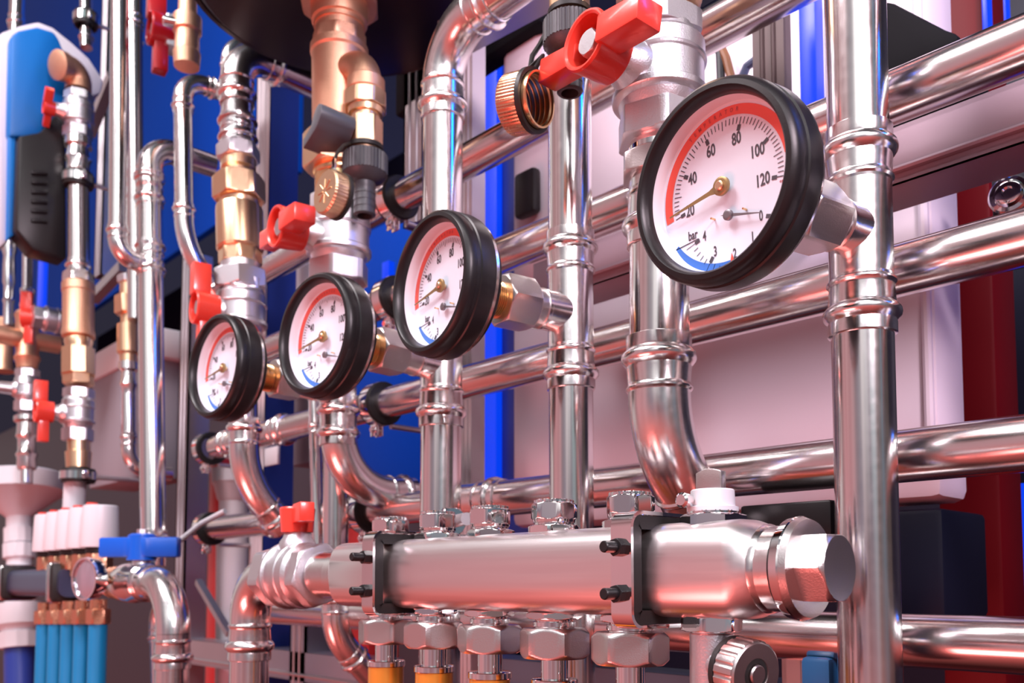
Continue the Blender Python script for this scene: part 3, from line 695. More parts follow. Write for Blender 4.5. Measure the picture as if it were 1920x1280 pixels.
# side elbow of the tee
Pb = A4u.p(150); rb = mm(28, Pb); lb = mm(52, Pb) / .575
pe = Pb + EX * (lb - .024); eb = elbow_pts(pe, EX, DN, .024, 12)
t = thing('bronze_elbow', 'small cast bronze elbow turning down from the side of the bronze tee', 'fitting', eb[-1])
b = B().tube([Pb + EX * .012] + eb, rb * 1.02, 32); b.lathe([(-.006, rb * 1.03), (-.004, rb * 1.2), (.006, rb * 1.22), (.008, rb * 1.12)], eb[-1], DN, 36); part('body', b, BRONZE, t)
xb = eb[-1].x; Yb = .415
def drain_cock(O, k, label, lev=True, name='drain_cock', Bm=BRASS):
    """hangs along -z from O (top of union); k = overall scale"""
    t = thing(name, label, 'valve', O)
    q = lambda h: h * k
    b = B().hex(q(.002), q(.0155), q(.0165), O, DN, ph=.15, n=8, ch=.8); b.lathe([(q(.015), q(.0150)), (q(.020), q(.0140)), (q(.0205), q(.0118)), (q(.0260), q(.0118))], O, DN, 36); part('brass_union', b, Bm, t)
    b = B().hex(q(.024), q(.047), q(.0125), O, DN, ph=.45, ch=.5); b.lathe([(q(.046), q(.0128)), (q(.056), q(.0128))], O, DN, 36); part('brass_body', b, Bm, t)
    b = B().lathe([(q(.0465), q(.0130)), (q(.0465), q(.0152)), (q(.0500), q(.0152)), (q(.0500), q(.0130))], O, DN, 36, caps=False); part('strap_ring', b, BLACKR, t)
    b = B().lathe([(q(.0530), q(.0165)), (q(.0545), q(.0182)), (q(.0700), q(.0182))], O, DN, 160, knurl(40, .035), caps=False)
    b.lathe([(q(.0700), q(.0179)), (q(.0725), q(.0165)), (q(.0760), q(.0120)), (q(.0770), q(.0100)), (q(.0775), q(.0088))], O, DN, 48, caps=False); b.lathe([(q(.0530), q(.0165)), (q(.0530), q(.0120))], O, DN, 48, caps=False); part('knurled_cap', b, GREYP, t)
    pr = [(q(.0770), q(.0088)), (q(.0820), q(.0088))]
    for i in range(4): pr += [(q(.0825 + .0055 * i), q(.0086)), (q(.0870 + .0055 * i), q(.0090)), (q(.0872 + .0055 * i), q(.0086))]
    pr += [(q(.1045), q(.0078)), (q(.1045), q(.0060)), (q(.0980), q(.0058))]
    b = B().lathe(pr, O, DN, 36); part('hose_barb', b, GREYP, t)
    return t
KD = 1.0
Od = eb[-1] + DN * .006
kd = mm(83, Od) / .0364
dc = drain_cock(Od, kd, 'brass drain cock with slate lever, black knurled cap and hose barb beside the bronze tee')
# slate lever: barrel towards the viewer with a paddle
Ol = Od + DN * (.0345 * kd); s_ = V((-.12, -1, .06)).normalized()
b = B().lathe([(.008, .0052), (.022, .0052)], Ol, s_, 24); part('lever_stem', b, BRASS, dc)
M = frame(Ol + s_ * .045, s_, (1, 0, .18))
pad = [(.0092 * math.cos(R_(a)), .0092 * math.sin(R_(a))) for a in range(-70, 135, 12)] + [(-.0105, .0035), (-.0150, -.0030), (-.0330, -.0060), (-.0330, -.0155), (-.0060, -.0130), (.0005, -.0110)]
pad = [(p[0] * kd * .86, p[1] * kd * .86) for p in pad]
b = B().prism(pad, -.032, 0, M, .0010); part('lever', b, GREYL, dc)
# hanging brass disc cap on its strap
Oc = at(614, 360, .345); dn = V((0, -1, .05)).normalized(); rc = mm(42, Oc)
t = thing('brass_disc_cap', 'round brass disc cap hanging by a strap in front of the bronze tee', 'cap', Oc)
b = B().lathe([(-.010, rc * .97), (-.009, rc), (.001, rc), (.0025, rc * .93), (.0025, rc * .1)], Oc, dn, 180, knurl(45, .014)); 
for a in range(0, 360, 45):
    p0, p1 = [frame(Oc + dn * .0027, dn) @ V((rr * math.cos(R_(a)), rr * math.sin(R_(a)), 0)) for rr in (rc * .15, rc * .55)]
    b.tube([p0, p1], rc * .025, 6)
part('disc', b, BRASS, t)
b = B().lathe([(-.0125, rc * .98), (-.0125, rc * 1.05), (-.0095, rc * 1.05), (-.0095, rc * .98)], Oc, dn, 60); part('strap_loop', b, BLACKR, t)
s0 = at(641, 292, .375); pts = [Oc - dn * .011 + V((0, 0, rc)), at(626, 318, .352), at(627, 300, .36), at(632, 287, .37), at(645, 272, .385), at(658, 268, .40)]
b = B().tube(pts[:3], .0018, 8); part('strap_tail', b, CHROME, t); b = B().tube(pts[2:], .0014, 8); part('strap', b, BLACKR, t)
# drain cock in front of the second riser and its open ring cap
k2 = mm(99, at(1068, 70, .372)) / .0364; O2 = at(1068, 40, .372) + EZ * .053 * k2
drain_cock(O2, k2, 'brass drain cock with black knurled cap partly hidden behind the nearest red lever')
Oc = at(976, 194, .350); dr = V((.94, .22, -.12)).normalized(); rc = mm(55, Oc)
t = thing('brass_ring_cap', 'brass threaded ring cap hanging open to the right on a black strap', 'cap', Oc)
pr = [(-.0065, rc * .97), (-.0055, rc), (.0060, rc), (.0075, rc * .98)]
b = B().lathe([(-.0070, rc * .2)] + pr, Oc, dr, 180, knurl(60, .015), caps=False); part('knurled_rim', b, COPPER, t)
pr = [(.0140, rc * .90), (.0140, rc * .84)]
for i in range(5): pr += [(.0125 - .0034 * i, rc * .84), (.0118 - .0034 * i, rc * .78), (.0102 - .0034 * i, rc * .78), (.0096 - .0034 * i, rc * .84)]
b = B().lathe([(.0075, rc * .90)] + pr, Oc, dr, 60, caps=False); part('inner_thread', b, BRASSH, t)
b = B().lathe([(-.0066, rc * .9), (-.0056, rc * .9)], Oc, dr, 48); part('blue_gasket', b, BLUEP, t)
b = B().lathe([(.0075, rc * .92), (.0075, rc * 1.05), (.0105, rc * 1.05), (.0105, rc * .92)], Oc, dr, 60, caps=False); part('strap_loop', b, BLACKR, t)
p0 = Oc + dr * .009 + V((0, 0, rc * 1.0)); b = B().tube([p0, p0 + V((.006, .002, .008)), at(994, 128, .352), at(998, 105, .358), at(1012, 84, .366), at(1030, 50, .372)], .0016, 8); part('strap', b, BLACKR, t)
# brass adapter above the big valve
A15u = Ax(1233, -80, 1236, 100, .40)
b = B(); hx(b, A15u, -60, 30, 80, .2, ch=.5); st(b, A15u, [(-120, 50), (-58, 50)]); single('brass_adapter', b, BRASS, 'brass hexagon adapter screwed into the top of the large silver ball valve', 'fitting')
# ------------------------------------------------------------------ fifth riser's upper run
t = thing('brass_union', 'long brass union with fluted barrel above the upright red lever', 'fitting', A5.p(495))
b = B(); st(b, A5, [(300, 33), (318, 33), (322, 28), (336, 28)]); hx(b, A5, 334, 378, 46, .4); st(b, A5, [(376, 34), (380, 38), (386, 36), (394, 36)]); part('hexagon', b, BRASS, t)
b = B(); st(b, A5, [(391, 44), (394, 45), (468, 45), (472, 42)], seg=72, rf=lambda th, h, r: r * (1 - .02 * (math.sin(th * 12) > .6))); part('fluted_barrel', b, BRASS, t)
b = B(); hx(b, A5, 470, 497, 40, .1, n=8); part('lower_hexagon', b, BRASS, t)
b = B(); st(b, A5, [(495, 38), (513, 38)]); hx(b, A5, 511, 548, 49, .0); st(b, A5, [(546, 44), (556, 44)]); part('union_nut', b, CAST, t)
t = thing('bent_steel_pipe', 'ribbed steel pipe above the brass union, bending back towards the wall', 'pipe', A5.p(300))
b = B(); st(b, A5, [(278, 34), (282, 36), (300, 36)]); hx(b, A5, 276, 302, 38, .3); part('end_nut', b, CAST, t)
b = B(); r5 = mm(29, A5.p(200)); press_end(b, A5.p(248), A5.up(), r5, k=.55); press_end(b, A5.p(246), -A5.up(), r5, k=.5); st(b, A5, [(150, 29), (280, 29)]); press_end(b, A5.p(152), -A5.up(), r5, k=.9)
e5 = elbow_pts(A5.p(152), A5.up(), EY, .036, 14); b.tube(e5, r5 * 1.04, 32, caps=False); press_end(b, e5[-1], EY, r5, k=.6); b.tube([e5[-1], e5[-1] + EY * .06], r5, 32); part('press_elbow', b, FIT, t)
def simple_riser(label, ax, y0, y1, hw, mat=STEEL, name='steel_riser_pipe', socks=(), top=None, bot=None):
    t = thing(name, label, 'pipe', ax.p(y1)); P = ax.p((y0 + y1) / 2); r = mm(hw, P) * .96
    part('tube', B().tube([ax.p(y1), ax.p(y0)], r, 28), mat, t)
    for (y, d, k) in socks:
        b = B(); press_end(b, ax.p(y), ax.up() * d, r, seg=32, k=k); part('press_socket', b, FIT, t)
    if top:
        d2, R, tail = top; e = elbow_pts(ax.p(y0), ax.up(), d2, R, 12); b = B().tube(e, r * 1.04, 28, caps=False); press_end(b, e[-1], V(d2).normalized(), r, seg=32, k=.6); press_end(b, e[0], -ax.up(), r, seg=32, k=.8)
        b.tube([e[-1], e[-1] + V(d2).normalized() * tail], r, 28); part('press_elbow', b, FIT, t)
    if bot:
        d2, R, tail = bot; e = elbow_pts(ax.p(y1), -ax.up(), d2, R, 12); b = B().tube(e, r * 1.04, 28, caps=False); press_end(b, e[-1], V(d2).normalized(), r, seg=32, k=.7); press_end(b, e[0], ax.up(), r, seg=32, k=.8)
        b.tube([e[-1], e[-1] + V(d2).normalized() * tail], r, 28); part('press_bend', b, FIT, t)
    return t, r
A7 = Ax(281, 400, 287, 985, .40)
t7, r7 = simple_riser('long straight steel riser left of the smallest gauge, arched at its top', A7, 318, 1000, 23.5, socks=((352, 1, .9), (352, -1, .9), (478, 1, .6), (492, -1, .6)), top=(EY, .034, .05))
b = B(); press_end(b, A7.p(1030), A7.up(), r7, k=.85); b.tube([A7.p(1062), A7.p(1028)], r7 * 1.04, 32); part('foot_socket', b, FIT, t7)
A8 = Ax(225, 0, 221, 440, .36)
P8 = A8.p(448); d8 = A7.p(488) - P8; d8.z = 0; d8 = d8.normalized()
simple_riser('slim bright steel riser that hooks into the long riser at its foot', A8, -320, 448, 17, bot=(d8, .022, .02))
simple_riser('dull steel riser close behind the slim bright riser', Ax(252, 0, 254, 470, .43), -320, 600, 15, socks=((30, -1, 1),))
simple_riser('thin steel pipe on the far left wall above the pump', Ax(32, 0, 30, 60, .46), -320, 70, 13, socks=((30, -1, 1.0),))
simple_riser('thin steel pipe held by a black clamp at the top left', Ax(161, 0, 162, 80, .46), -320, 90, 11, socks=((78, 1, .6),))
A6 = Ax(343, 190, 345, 390, .42)
simple_riser('steel pipe between long riser and brass union, bent at both ends', A6, 186, 408, 17.5, top=(EY, .030, .05), bot=((0, 1, -1), .10, .02))
simple_riser('steel pipe with arched top half hidden behind the ribbed pipe', Ax(428, 110, 424, 400, .47), 112, 470, 13, top=(EY, .03, .04), socks=((150, -1, .8),))
simple_riser('thin steel pipe behind the wide bend, with a socket below the third gauge', Ax(588, 700, 594, 960, .437), 640, 1050, 11.5, socks=((812, 1, 1.0),))
A9 = Ax(630, 850, 628, 1150, .435)
simple_riser('steel pipe passing behind the header ball valve into a bend at the bottom', A9, 700, 1150, 25, bot=((0, 1, -1), .05, .10))
# dark bronze fitting above the bent pipe
A6b = Ax(352, 0, 350, 130, .40)
t = thing('bronze_connector', 'dim bronze connector near the top beside the dark red lever', 'fitting', A6b.p(125))
b = B(); st(b, A6b, [(-40, 16), (30, 18), (34, 27), (60, 27), (64, 23), (95, 23), (100, 26), (125, 24)]); part('body', b, BRONZE, t)
b = B().lathe([(0, .006), (.014, .006), (.016, .004)], A6b.p(52) - EY * .012, (-.4, -1, 0), 16); part('side_screw', b, CHROME, t)
t = ball_valve('small valve with a dark red upright lever at the top left', at(322, 66, .42), EZ, (-.15, -1, 0), (0, 0, 1), .55, DKRED, 1.22, .050)
# ------------------------------------------------------------------ left bronze column (P11)
A11 = Ax(147, 160, 147, 960, .40)
t = thing('bronze_elbow', 'pale bronze elbow at the top of the left column, beside the blue pump', 'fitting', A11.p(172))
P = A11.p(150); r = mm(23, P); dE = V((.35, -1, -.25)).normalized(); e = elbow_pts(A11.p(158), EZ, dE, .016, 12); b = B().tube([A11.p(172)] + e + [e[-1] + dE * .008], r, 28); b.lathe([(-.004, r * .9), (-.001, r * 1.12), (.012, r * 1.15), (.014, r * .8)], e[-1] + dE * .004, dE, 28); part('body', b, BRONZE, t)
ball_valve('silver ball valve with a small bright red lever beside the blue pump', A11.p(218), EZ, (-.1, -1, 0), (.6, 0, .45), .95, RED, .66, .050, kr=.86)
t = thing('steel_riser_pipe', 'short steel pipe between the pump valve and the bronze column', 'pipe', A11.p(520))
b = B(); st(b, A11, [(258, 22), (262, 25), (276, 25), (280, 20), (290, 21), (300, 24), (308, 21), (322, 22)]); part('nipple', b, FIT, t)
part('tube', B().tube([A11.p(520), A11.p(310)], mm(19, A11.p(420)), 28), STEEL, t)
b = B(); sock(b, A11, 516, 1, 19, .85); hx(b, A11, 512, 532, 26, .2); part('press_socket', b, FIT, t)
def vclamp(ax, y, hw, label, d=EY):
    P = ax.p(y); r = mm(hw, P); h = mm(13, P)
    t = thing('pipe_clamp', label, 'clamp', P, 'rubber lined pipe clamps')
    b = B().lathe([(-h, r * .8), (-h, r * 1.06), (-h * .6, r * 1.12), (h * .6, r * 1.12), (h, r * 1.06), (h, r * .8)], P, EZ, 32, caps=False); part('rubber_lining', b, BLACKR, t)
    b = B().lathe([(-h * .55, r * 1.1), (-h * .55, r * 1.2), (h * .55, r * 1.2), (h * .55, r * 1.1)], P, EZ, 32, caps=False); b.box(P + EX * r * 1.35, (r * .5, r * .4, h * 1.2), None, .001); part('steel_band', b, CHROME, t)
    part('threaded_rod', B().tube([P + EY * r * 1.1, P + EY * (r + .08)], .0035, 10), ZINC, t); return t
vclamp(A11, 338, 24, 'rubber lined clamp on the left column beside the black pump motor')
vclamp(A11, 892, 27, 'rubber lined clamp at the foot of the left column, above the white tube')
vclamp(Ax(161, 0, 162, 80, .46), 38, 19, 'black pipe clamp at the very top left, above the pump shell')
t = thing('bronze_tee', 'tall bronze tee in the left column with a side branch', 'fitting', A11.p(640))
b = B(); st(b, A11, [(528, 24), (534, 30), (548, 30), (550, 28.5), (618, 28.5), (622, 30), (632, 30), (634, 24)]); part('body', b, BRONZE, t)
b = B(); st(b, A11, [(632, 23), (640, 26), (648, 24), (660, 24)]); hx(b, A11, 655, 704, 31, .3, n=8, ch=.4); hx(b, A11, 700, 722, 26, .1); part('brass_union', b, BRASS, t)
ball_valve('silver ball valve with upright red lever low in the left column', A11.p(778), EZ, (-.1, -1, 0), (0, 0, 1), 1.02, RED, .98, .055, kr=.82)
b = B(); st(b, A11, [(822, 20), (846, 20), (848, 24), (878, 22)]); single('brass_nipple', b, BRASS, 'short brass nipple below the lowest silver valve of the left column', 'fitting')
b = B(); st(b, Ax(141, 900, 138, 960, .40), [(895, 20), (975, 20)]); single('white_tube', b, WHITEP, 'short white plastic tube dropping behind the white actuators', 'pipe')
# far left column (P12)
A12 = Ax(52, 450, 50, 880, .40)
t = thing('bronze_tee', 'bronze tee at the far left edge beside the upright red lever', 'fitting', A12.p(690))
b = B(); st(b, A12, [(586, 20), (592, 23), (600, 21), (664, 20), (672, 24), (680, 20), (692, 18)]); P = A12.p(636); r = mm(17, P)
b.tube([P - EY * .055, P], r, 24).tube([P, P + EY * .05], r, 24); part('body', b, BRONZE, t)
ball_valve('silver ball valve joining the two bronze tees, with upright red lever', (A12.p(612) + A11.p(585)) / 2, EY, (-.5, -1, 0), (0, 0, 1), .75, RED, .92, .055)
t = thing('steel_riser_pipe', 'short steel pipe above the far left bronze tee, under the black motor', 'pipe', A12.p(590)); part('tube', B().tube([A12.p(590), A12.p(440)], mm(9, P), 24), STEEL, t)
b = B(); st(b, A12, [(540, 10), (543, 13), (550, 13), (553, 11), (566, 11), (570, 14), (576, 14), (580, 12), (588, 12)]); part('socket', b, FIT, t)
ball_valve('silver ball valve with red lever cut by the left picture edge', A12.p(732), EZ, (-.1, -1, 0), (0, 0, 1), .95, RED, .62, .062, kr=.78)
b = B(); st(b, A12, [(776, 14), (782, 23), (790, 23), (794, 17), (812, 18), (818, 20), (824, 16), (846, 16), (852, 20), (860, 17), (876, 18), (880, 16)]); single('steel_nipple', b, FIT, 'ribbed steel nipple above the white funnel', 'fitting')
b = B(); st(b, A12, [(878, 11), (905, 11)]); single('outlet_tube', b, CHROME, 'small bright tube dripping into the white funnel', 'pipe')
A13 = Ax(18, 450, 14, 700, .40)
t = thing('steel_riser_pipe', 'ribbed steel pipe at the left edge above a bronze fitting', 'pipe', A13.p(620)); b = B(); st(b, A13, [(455, 12), (470, 13), (480, 10), (500, 11), (530, 11), (536, 9), (560, 9), (563, 11), (570, 9), (610, 9)]); part('tube', b, FIT, t)
b = B(); st(b, Ax(8, 600, 6, 700, .40), [(598, 14), (606, 19), (620, 17), (690, 17), (696, 20)]); single('bronze_connector', b, BRONZE, 'bronze connector cut by the left picture edge', 'fitting')
# brass fitting column between left column and long riser
A14 = Ax(241, 500, 241, 860, .44)
t = thing('brass_union', 'brass union half hidden behind the long straight riser', 'fitting', A14.p(680))
b = B(); hx(b, A14, 518, 532, 19, .2); part('top_nut', b, CAST, t)
b = B(); st(b, A14, [(530, 16), (560, 16)]); hx(b, A14, 556, 590, 23, .3); st(b, A14, [(588, 14), (612, 14), (614, 20)]); st(b, A14, [(610, 21), (662, 21), (666, 16), (682, 16)]); part('body', b, BRASS, t)
t = thing('bent_steel_pipe', 'small steel pipe with a bend at its foot, left of the long riser', 'pipe', A14.p(850)); r = mm(13, A14.p(760))
b = B(); st(b, A14, [(680, 18), (694, 18), (698, 13), (712, 14), (722, 17), (730, 13), (745, 13)]); part('nipple', b, FIT, t)
e = elbow_pts(A14.p(842), DN, EY, .03, 10); b = B().tube([A14.p(740)] + e + [e[-1] + EY * .03], r, 24); press_end(b, A14.p(835), EZ, r, 24, k=1.0); part('tube', b, STEEL, t)
# ------------------------------------------------------------------ pump
def atx(px, py, X):
    r_ = ray(px, py); return V((0, 0, CAMZ)) + r_ * (X / r_.x)
XP = -1.45
def yz(pts, X=XP): return [(atx(px, py, X).y, atx(px, py, X).z) for px, py in pts]
MYZ = Matrix(((0, 0, 1, 0), (1, 0, 0, 0), (0, 1, 0, 0), (0, 0, 0, 1)))    # local x,y,z -> world Y,Z,X
pm = thing('circulation_pump', 'blue and light grey circulation pump with black motor, at the top left edge', 'pump', atx(60, 260, XP))
b = B().prism(yz([(-6, 470), (-8, 70), (6, 58), (40, 46), (72, 39), (100, 50), (135, 78), (168, 108), (196, 150), (190, 175), (120, 200), (60, 300), (16, 452)]), XP - .12, XP, MYZ, .006); part('shell', b, PUMPW, pm)
XC = XP + .018
b = B().prism(yz([(20, 66), (36, 55), (70, 48), (104, 58), (113, 74), (130, 118), (131, 190), (76, 256), (16, 256)], XC), XP - .01, XC, MYZ, .007)
b.prism(yz([(17, 240), (30, 240), (27, 440), (14, 448)], XC - .006), XP - .01, XC - .006, MYZ, .002); part('blue_cover', b, PUMPB, pm)
XM = XP + .034
b = B().prism(yz([(36, 254), (76, 247), (112, 205), (124, 210), (126, 486), (62, 468), (30, 430)], XM), XP - .01, XM, MYZ, .004)
for i in range(6):
    y = 318 + i * 18; b.prism(yz([(60, y), (90, y + 2), (90, y + 9), (60, y + 7)], XM + .006), XM - .001, XM + .006, MYZ, .001)
part('motor_housing', b, BLACKP, pm)
# ------------------------------------------------------------------ floor heating manifold with white actuators
YU = .36
HX = [188, 162, 139, 117, 95]; HL = ['nearest of the row', 'second from the right', 'middle one', 'second from the left', 'leftmost']
zU = at(150, 1092, YU).z
for i, (px, q) in enumerate(zip(HX, HL)):
    X = at(px, 985, YU).x; P = V((X, YU, 0)); dpt = depth((X, YU, zU)); r = 39 * at(188, 985, YU).length * 0 + .0218
    ztop = at(188, 948, YU).z; zbot = at(188, 1026, YU).z
    t = thing('actuator_head', 'white actuator head on the small left manifold, %s' % q, 'actuator', (X, YU, zbot), 'white actuator heads')
    b = B().lathe([(0, r * .98), (.002, r), (ztop - zbot - .006, r * .93), (ztop - zbot - .001, r * .90), (ztop - zbot, r * .84)], (X, YU, zbot), EZ, 48); part('head', b, WHITEP, t)
    b = B().lathe([(-.001, .0065), (.0032, .0065), (.0036, .0055)], (X - .006, YU - .008, ztop), EZ, 20); part('orange_button', b, RED, t)
    b = B().lathe([(-.007, r * .72), (.001, r * .72)], (X, YU, zbot), EZ, 36); part('black_collar', b, BLACKR, t)
    b = B().hex(-.026, -.007, r * .62, (X, YU, zbot), EZ, ph=.3); b.lathe([(-.034, r * .5), (-.026, r * .5)], (X, YU, zbot), EZ, 28); part('brass_base', b, COPPER, t)
x0, x1 = at(30, 1090, YU).x, at(140, 1090, YU).x
t = thing('small_manifold', 'small dark blue manifold bar carrying the white actuators at the bottom left', 'manifold', (x0, YU, zU))
b = B().lathe([(0, .0185), (x1 - x0, .0185)], (x0, YU, zU), EX, 40, lambda th, h, r: r / (abs(math.cos(th)) ** 4 + abs(math.sin(th)) ** 4) ** .25); part('bar', b, mk('dark_steel_bar', (.10, .12, .22), .8, .35), t)
for px, q in ((36, 'left'), (132, 'right')):
    X = at(px, 1090, YU).x; tt = thing('manifold_bracket', 'black lined bracket on the small manifold, %s' % ('at its far end' if q == 'left' else 'beside the small chrome gauge'), 'bracket', (X, YU, zU), 'small manifold brackets')
    b = B().box((X, YU, zU), (.016, .050, .050), None, .006); part('rubber_block', b, BLACKR, tt)
    b = B().box((X - .003, YU - .0005, zU), (.010, .054, .054), None, .006); part('steel_band', b, CHROME, tt)
X = at(163, 1085, YU - .05).x; P = at(158, 1085, .315)
t = thing('small_gauge', 'small round chrome gauge in front of the small manifold', 'gauge', P)
gd = V((.25, -1, 0)).normalized(); rg = mm(41, P)
b = B().lathe([(-.016, rg * .3), (-.014, rg * .9), (-.002, rg), (.001, rg * .98), (.001, rg * .9), (-.002, rg * .86)], P, gd, 48); part('case', b, CHROME, t)
b = B().lathe([(-.0022, rg * .87), (-.0016, rg * .87), (.0006, rg * .5), (.0010, rg * .01)], P, gd, 48); part('dial', b, mk('gauge_chrome_glass', (.62, .58, .68), .85, .16), t)
b = B().lathe([(-.030, .007), (-.014, .007)], P, gd, 20); part('stem', b, BRASS, t)
Pv = at(250, 1085, YU); xa, xb_ = at(204, 1085, YU).x, at(290, 1085, YU).x
t = thing('steel_valve', 'polished steel valve with a blue butterfly lever beside the small chrome gauge', 'valve', (xa, YU, zU))
Lx = xb_ - xa; b = B().lathe([(-.02, .014), (0, .0150), (Lx * .15, .0150), (Lx * .18, .0190), (Lx * .34, .0200), (Lx * .36, .0215), (Lx * .50, .0225), (Lx * .64, .0225), (Lx * .68, .0205), (Lx * .85, .0210), (Lx * .87, .0190), (Lx * 1.0, .0185)], (xa, YU, zU), EX, 40); part('body', b, STEEL, t)
pl_ = at(266, 1026, YU); b = B().lathe([(0, .010), (.020, .008)], (pl_.x, YU, zU + .018), EZ, 24); part('stem', b, CAST, t)
M = frame((pl_.x, YU, pl_.z), EZ, V((.62, .55, 0)))
bl = [(-.0470, -.006), (-.0470, .006), (-.018, .008), (-.010, .0135), (.010, .0135), (.018, .008), (.043, .006), (.043, -.006), (.018, -.009), (.010, -.0135), (-.010, -.0135), (-.018, -.009)]
b = B().prism(bl, -.011, .011, M, .0025); b.lathe([(-.014, .0155), (.013, .0145), (.015, .011)], M=M, seg=36); lv = part('lever', b, BLUEP, t)
b = B().hex(.014, .020, .005, M=M); part('lever_nut', b, CAST, lv)
# blue insulated loops and their nuts
BX = [184, 156, 131, 107, 84]; BL = ['rightmost', 'second from the right', 'middle', 'second from the left', 'leftmost']
for px, q in zip(BX, BL):
    P = at(px, 1168, YU - .005); r = .0105
    single('blue_heating_pipe', B().lathe([(0, r), (-.16, r)], P, EZ, 24), BLUEPIPE, 'blue heating pipe below the small manifold, %s of the five' % q, 'pipe', 'blue heating pipes')
    t = thing('pipe_connector', 'rosy brass connector nut on top of the %s blue heating pipe' % q, 'fitting', P, 'brass connectors above the blue pipes')
    b = B().hex(-.001, .017, .0118, P, EZ, ph=.3); part('nut', b, COPPER, t); b = B().lathe([(.016, .0095), (.028, .0095)], P, EZ, 24); part('neck', b, COPPER, t)
pe = at(290, 1086, YU); pe.z = zU; RB = .0162
t = thing('elbow_pipe', 'thick steel bend dropping from the steel valve with the blue lever', 'pipe', pe); e = elbow_pts(pe, EX, DN, .052, 18)
b = B().tube([pe - EX * .012] + e, RB * 1.04, 36, caps=False); press_end(b, e[-1] + DN * .006, DN, RB, k=.95); b.tube([e[-1], e[-1] + DN * .006], RB * 1.04, 36); press_end(b, pe - EX * .002, -EX, RB * .98, k=.7); part('press_elbow', b, FIT, t)
part('tube', B().tube([e[-1], e[-1] + DN * .16], RB, 32), STEEL, t)
simple_riser('steel bend behind the thick bend under the blue lever', Ax(296, 1150, 300, 1280, .41), 1180, 1400, 17, top=(EX, .03, .02))
# cable tie in front of the lower rail clamp
P0, P1 = at(334, 1016, .42), at(422, 958, .44)
b = B().tube([P0, P0 * .5 + P1 * .5 + V((0, 0, .004)), P1], .0032, 10); single('cable_tie', b, WHITEP, 'pale plastic stick rising from the blue lever to the lower rail', 'cable tie')
# white funnel and drain trap
AF = Ax(34, 880, 38, 1280, .43)
t = thing('drain_funnel', 'white plastic funnel and drain trap at the bottom left edge', 'funnel', AF.p(1216))
b = B(); st(b, AF, [(893, 80), (896, 84), (926, 84), (928, 78), (966, 26), (970, 22), (994, 22)], 48); part('cone', b, WHITEP, t)
b = B(); hx(b, AF, 990, 1018, 27, .1, n=12); hx(b, AF, 1020, 1046, 29, .2, n=12); st(b, AF, [(1016, 22), (1062, 22), (1064, 30), (1100, 30), (1102, 26), (1130, 26), (1132, 42), (1170, 42), (1180, 34), (1186, 30)]); hx(b, AF, 1184, 1214, 38, .15, n=12); part('trap', b, WHITEP, t)
single('blue_drain_pipe', st(B(), AF, [(1212, 28), (1420, 28)]), DEEPB, 'dark blue drain pipe below the white trap at the left edge', 'pipe')
# ------------------------------------------------------------------ backdrop behind the pipework
def pbox(px0, py0, px1, py1, Y, dy, bev=0.0, ref=None):
    """box whose front face shows between the pixel columns/rows (rows read at the middle column)"""
    xm = (px0 + px1) / 2 if ref is None else ref; ym = (py0 + py1) / 2
    x0, x1 = at(px0, ym, Y).x, at(px1, ym, Y).x; z1, z0 = at(xm, py0, Y).z, at(xm, py1, Y).z
    return ((x0 + x1) / 2, Y + dy / 2, (z0 + z1) / 2), (x1 - x0, dy, z1 - z0)
def solid(name, label, cat, mat, px0, py0, px1, py1, Y, dy, bev=.001, group=None, ref=None):
    c, s = pbox(px0, py0, px1, py1, Y, dy, ref=ref); return single(name, B().box(c, s, None, bev), mat, label, cat, group)
struct('wall_back', B().box((-1.6, 1.55, CAMZ), (6.5, .06, 2.6)), DARK)
# white moulded board
Yw = .60; c, s = pbox(958, -70, 1752, 952, Yw, .05, ref=1500)
x0, x1, z0, z1 = c[0] - s[0] / 2, c[0] + s[0] / 2, c[2] - s[2] / 2, c[2] + s[2] / 2
t = thing('moulded_board', 'large pale moulded plastic board behind the two right risers', 'board', (c[0], c[1], z0))
part('sheet', B().box(c, s, None, .008), WHITEB, t)
xr = at(1736, 700, Yw - .004).x
rim = B().tube([(xr, Yw, z1), (xr, Yw, z0 + .045), (xr - .006, Yw, z0 + .032), (xr - .02, Yw, z0 + .026), (x0 + .05, Yw, z0 + .026)], .0035, 10); part('raised_bead', rim, WHITEB, t)
part('upper_step', B().box((at(1000, 200, Yw).x + .01, Yw - .012, at(1000, 100, Yw).z), (.06, .03, .16), None, .01), WHITEB, t)
# right hand posts
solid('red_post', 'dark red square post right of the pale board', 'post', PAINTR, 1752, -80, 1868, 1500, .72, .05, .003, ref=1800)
def glow_strip(label, px0, px1, py0, py1, Y): solid('blue_glow_strip', label, 'light', BLUELED, px0, py0, px1, py1, Y, .012, .001, 'blue light bars and glowing panels')
glow_strip('slim blue light bar at the top right beside the red post', 1840, 1851, -60, 90, .715)
glow_strip('wider blue light bar at the top right corner, next to the slim one', 1858, 1886, -60, 90, .80)
glow_strip('blue light bar low at the right picture edge', 1911, 1935, 905, 1140, .80)
glow_strip('blue board made to glow, hidden behind the largest gauge, above it beside the dim strut', 1500, 1532, -60, 430, .575)  # a blue board, made to glow for the blue edges on the pipes
solid('dark_cabinet', 'dark navy cabinet front at the right picture edge behind the rails', 'cabinet', DARK, 1862, -80, 2050, 1500, .86, .2, .004, ref=1950)
solid('dark_cabinet', 'dark equipment box below the pale board, right of the nearest riser', 'cabinet', DARK, 1640, 955, 1770, 1160, .60, .08, .004, ref=1700)
b = B(); pts = [(1650, -2), (1672, 2), (1768, 52), (1796, 62), (1800, 92), (1808, 170), (1650, 230)]
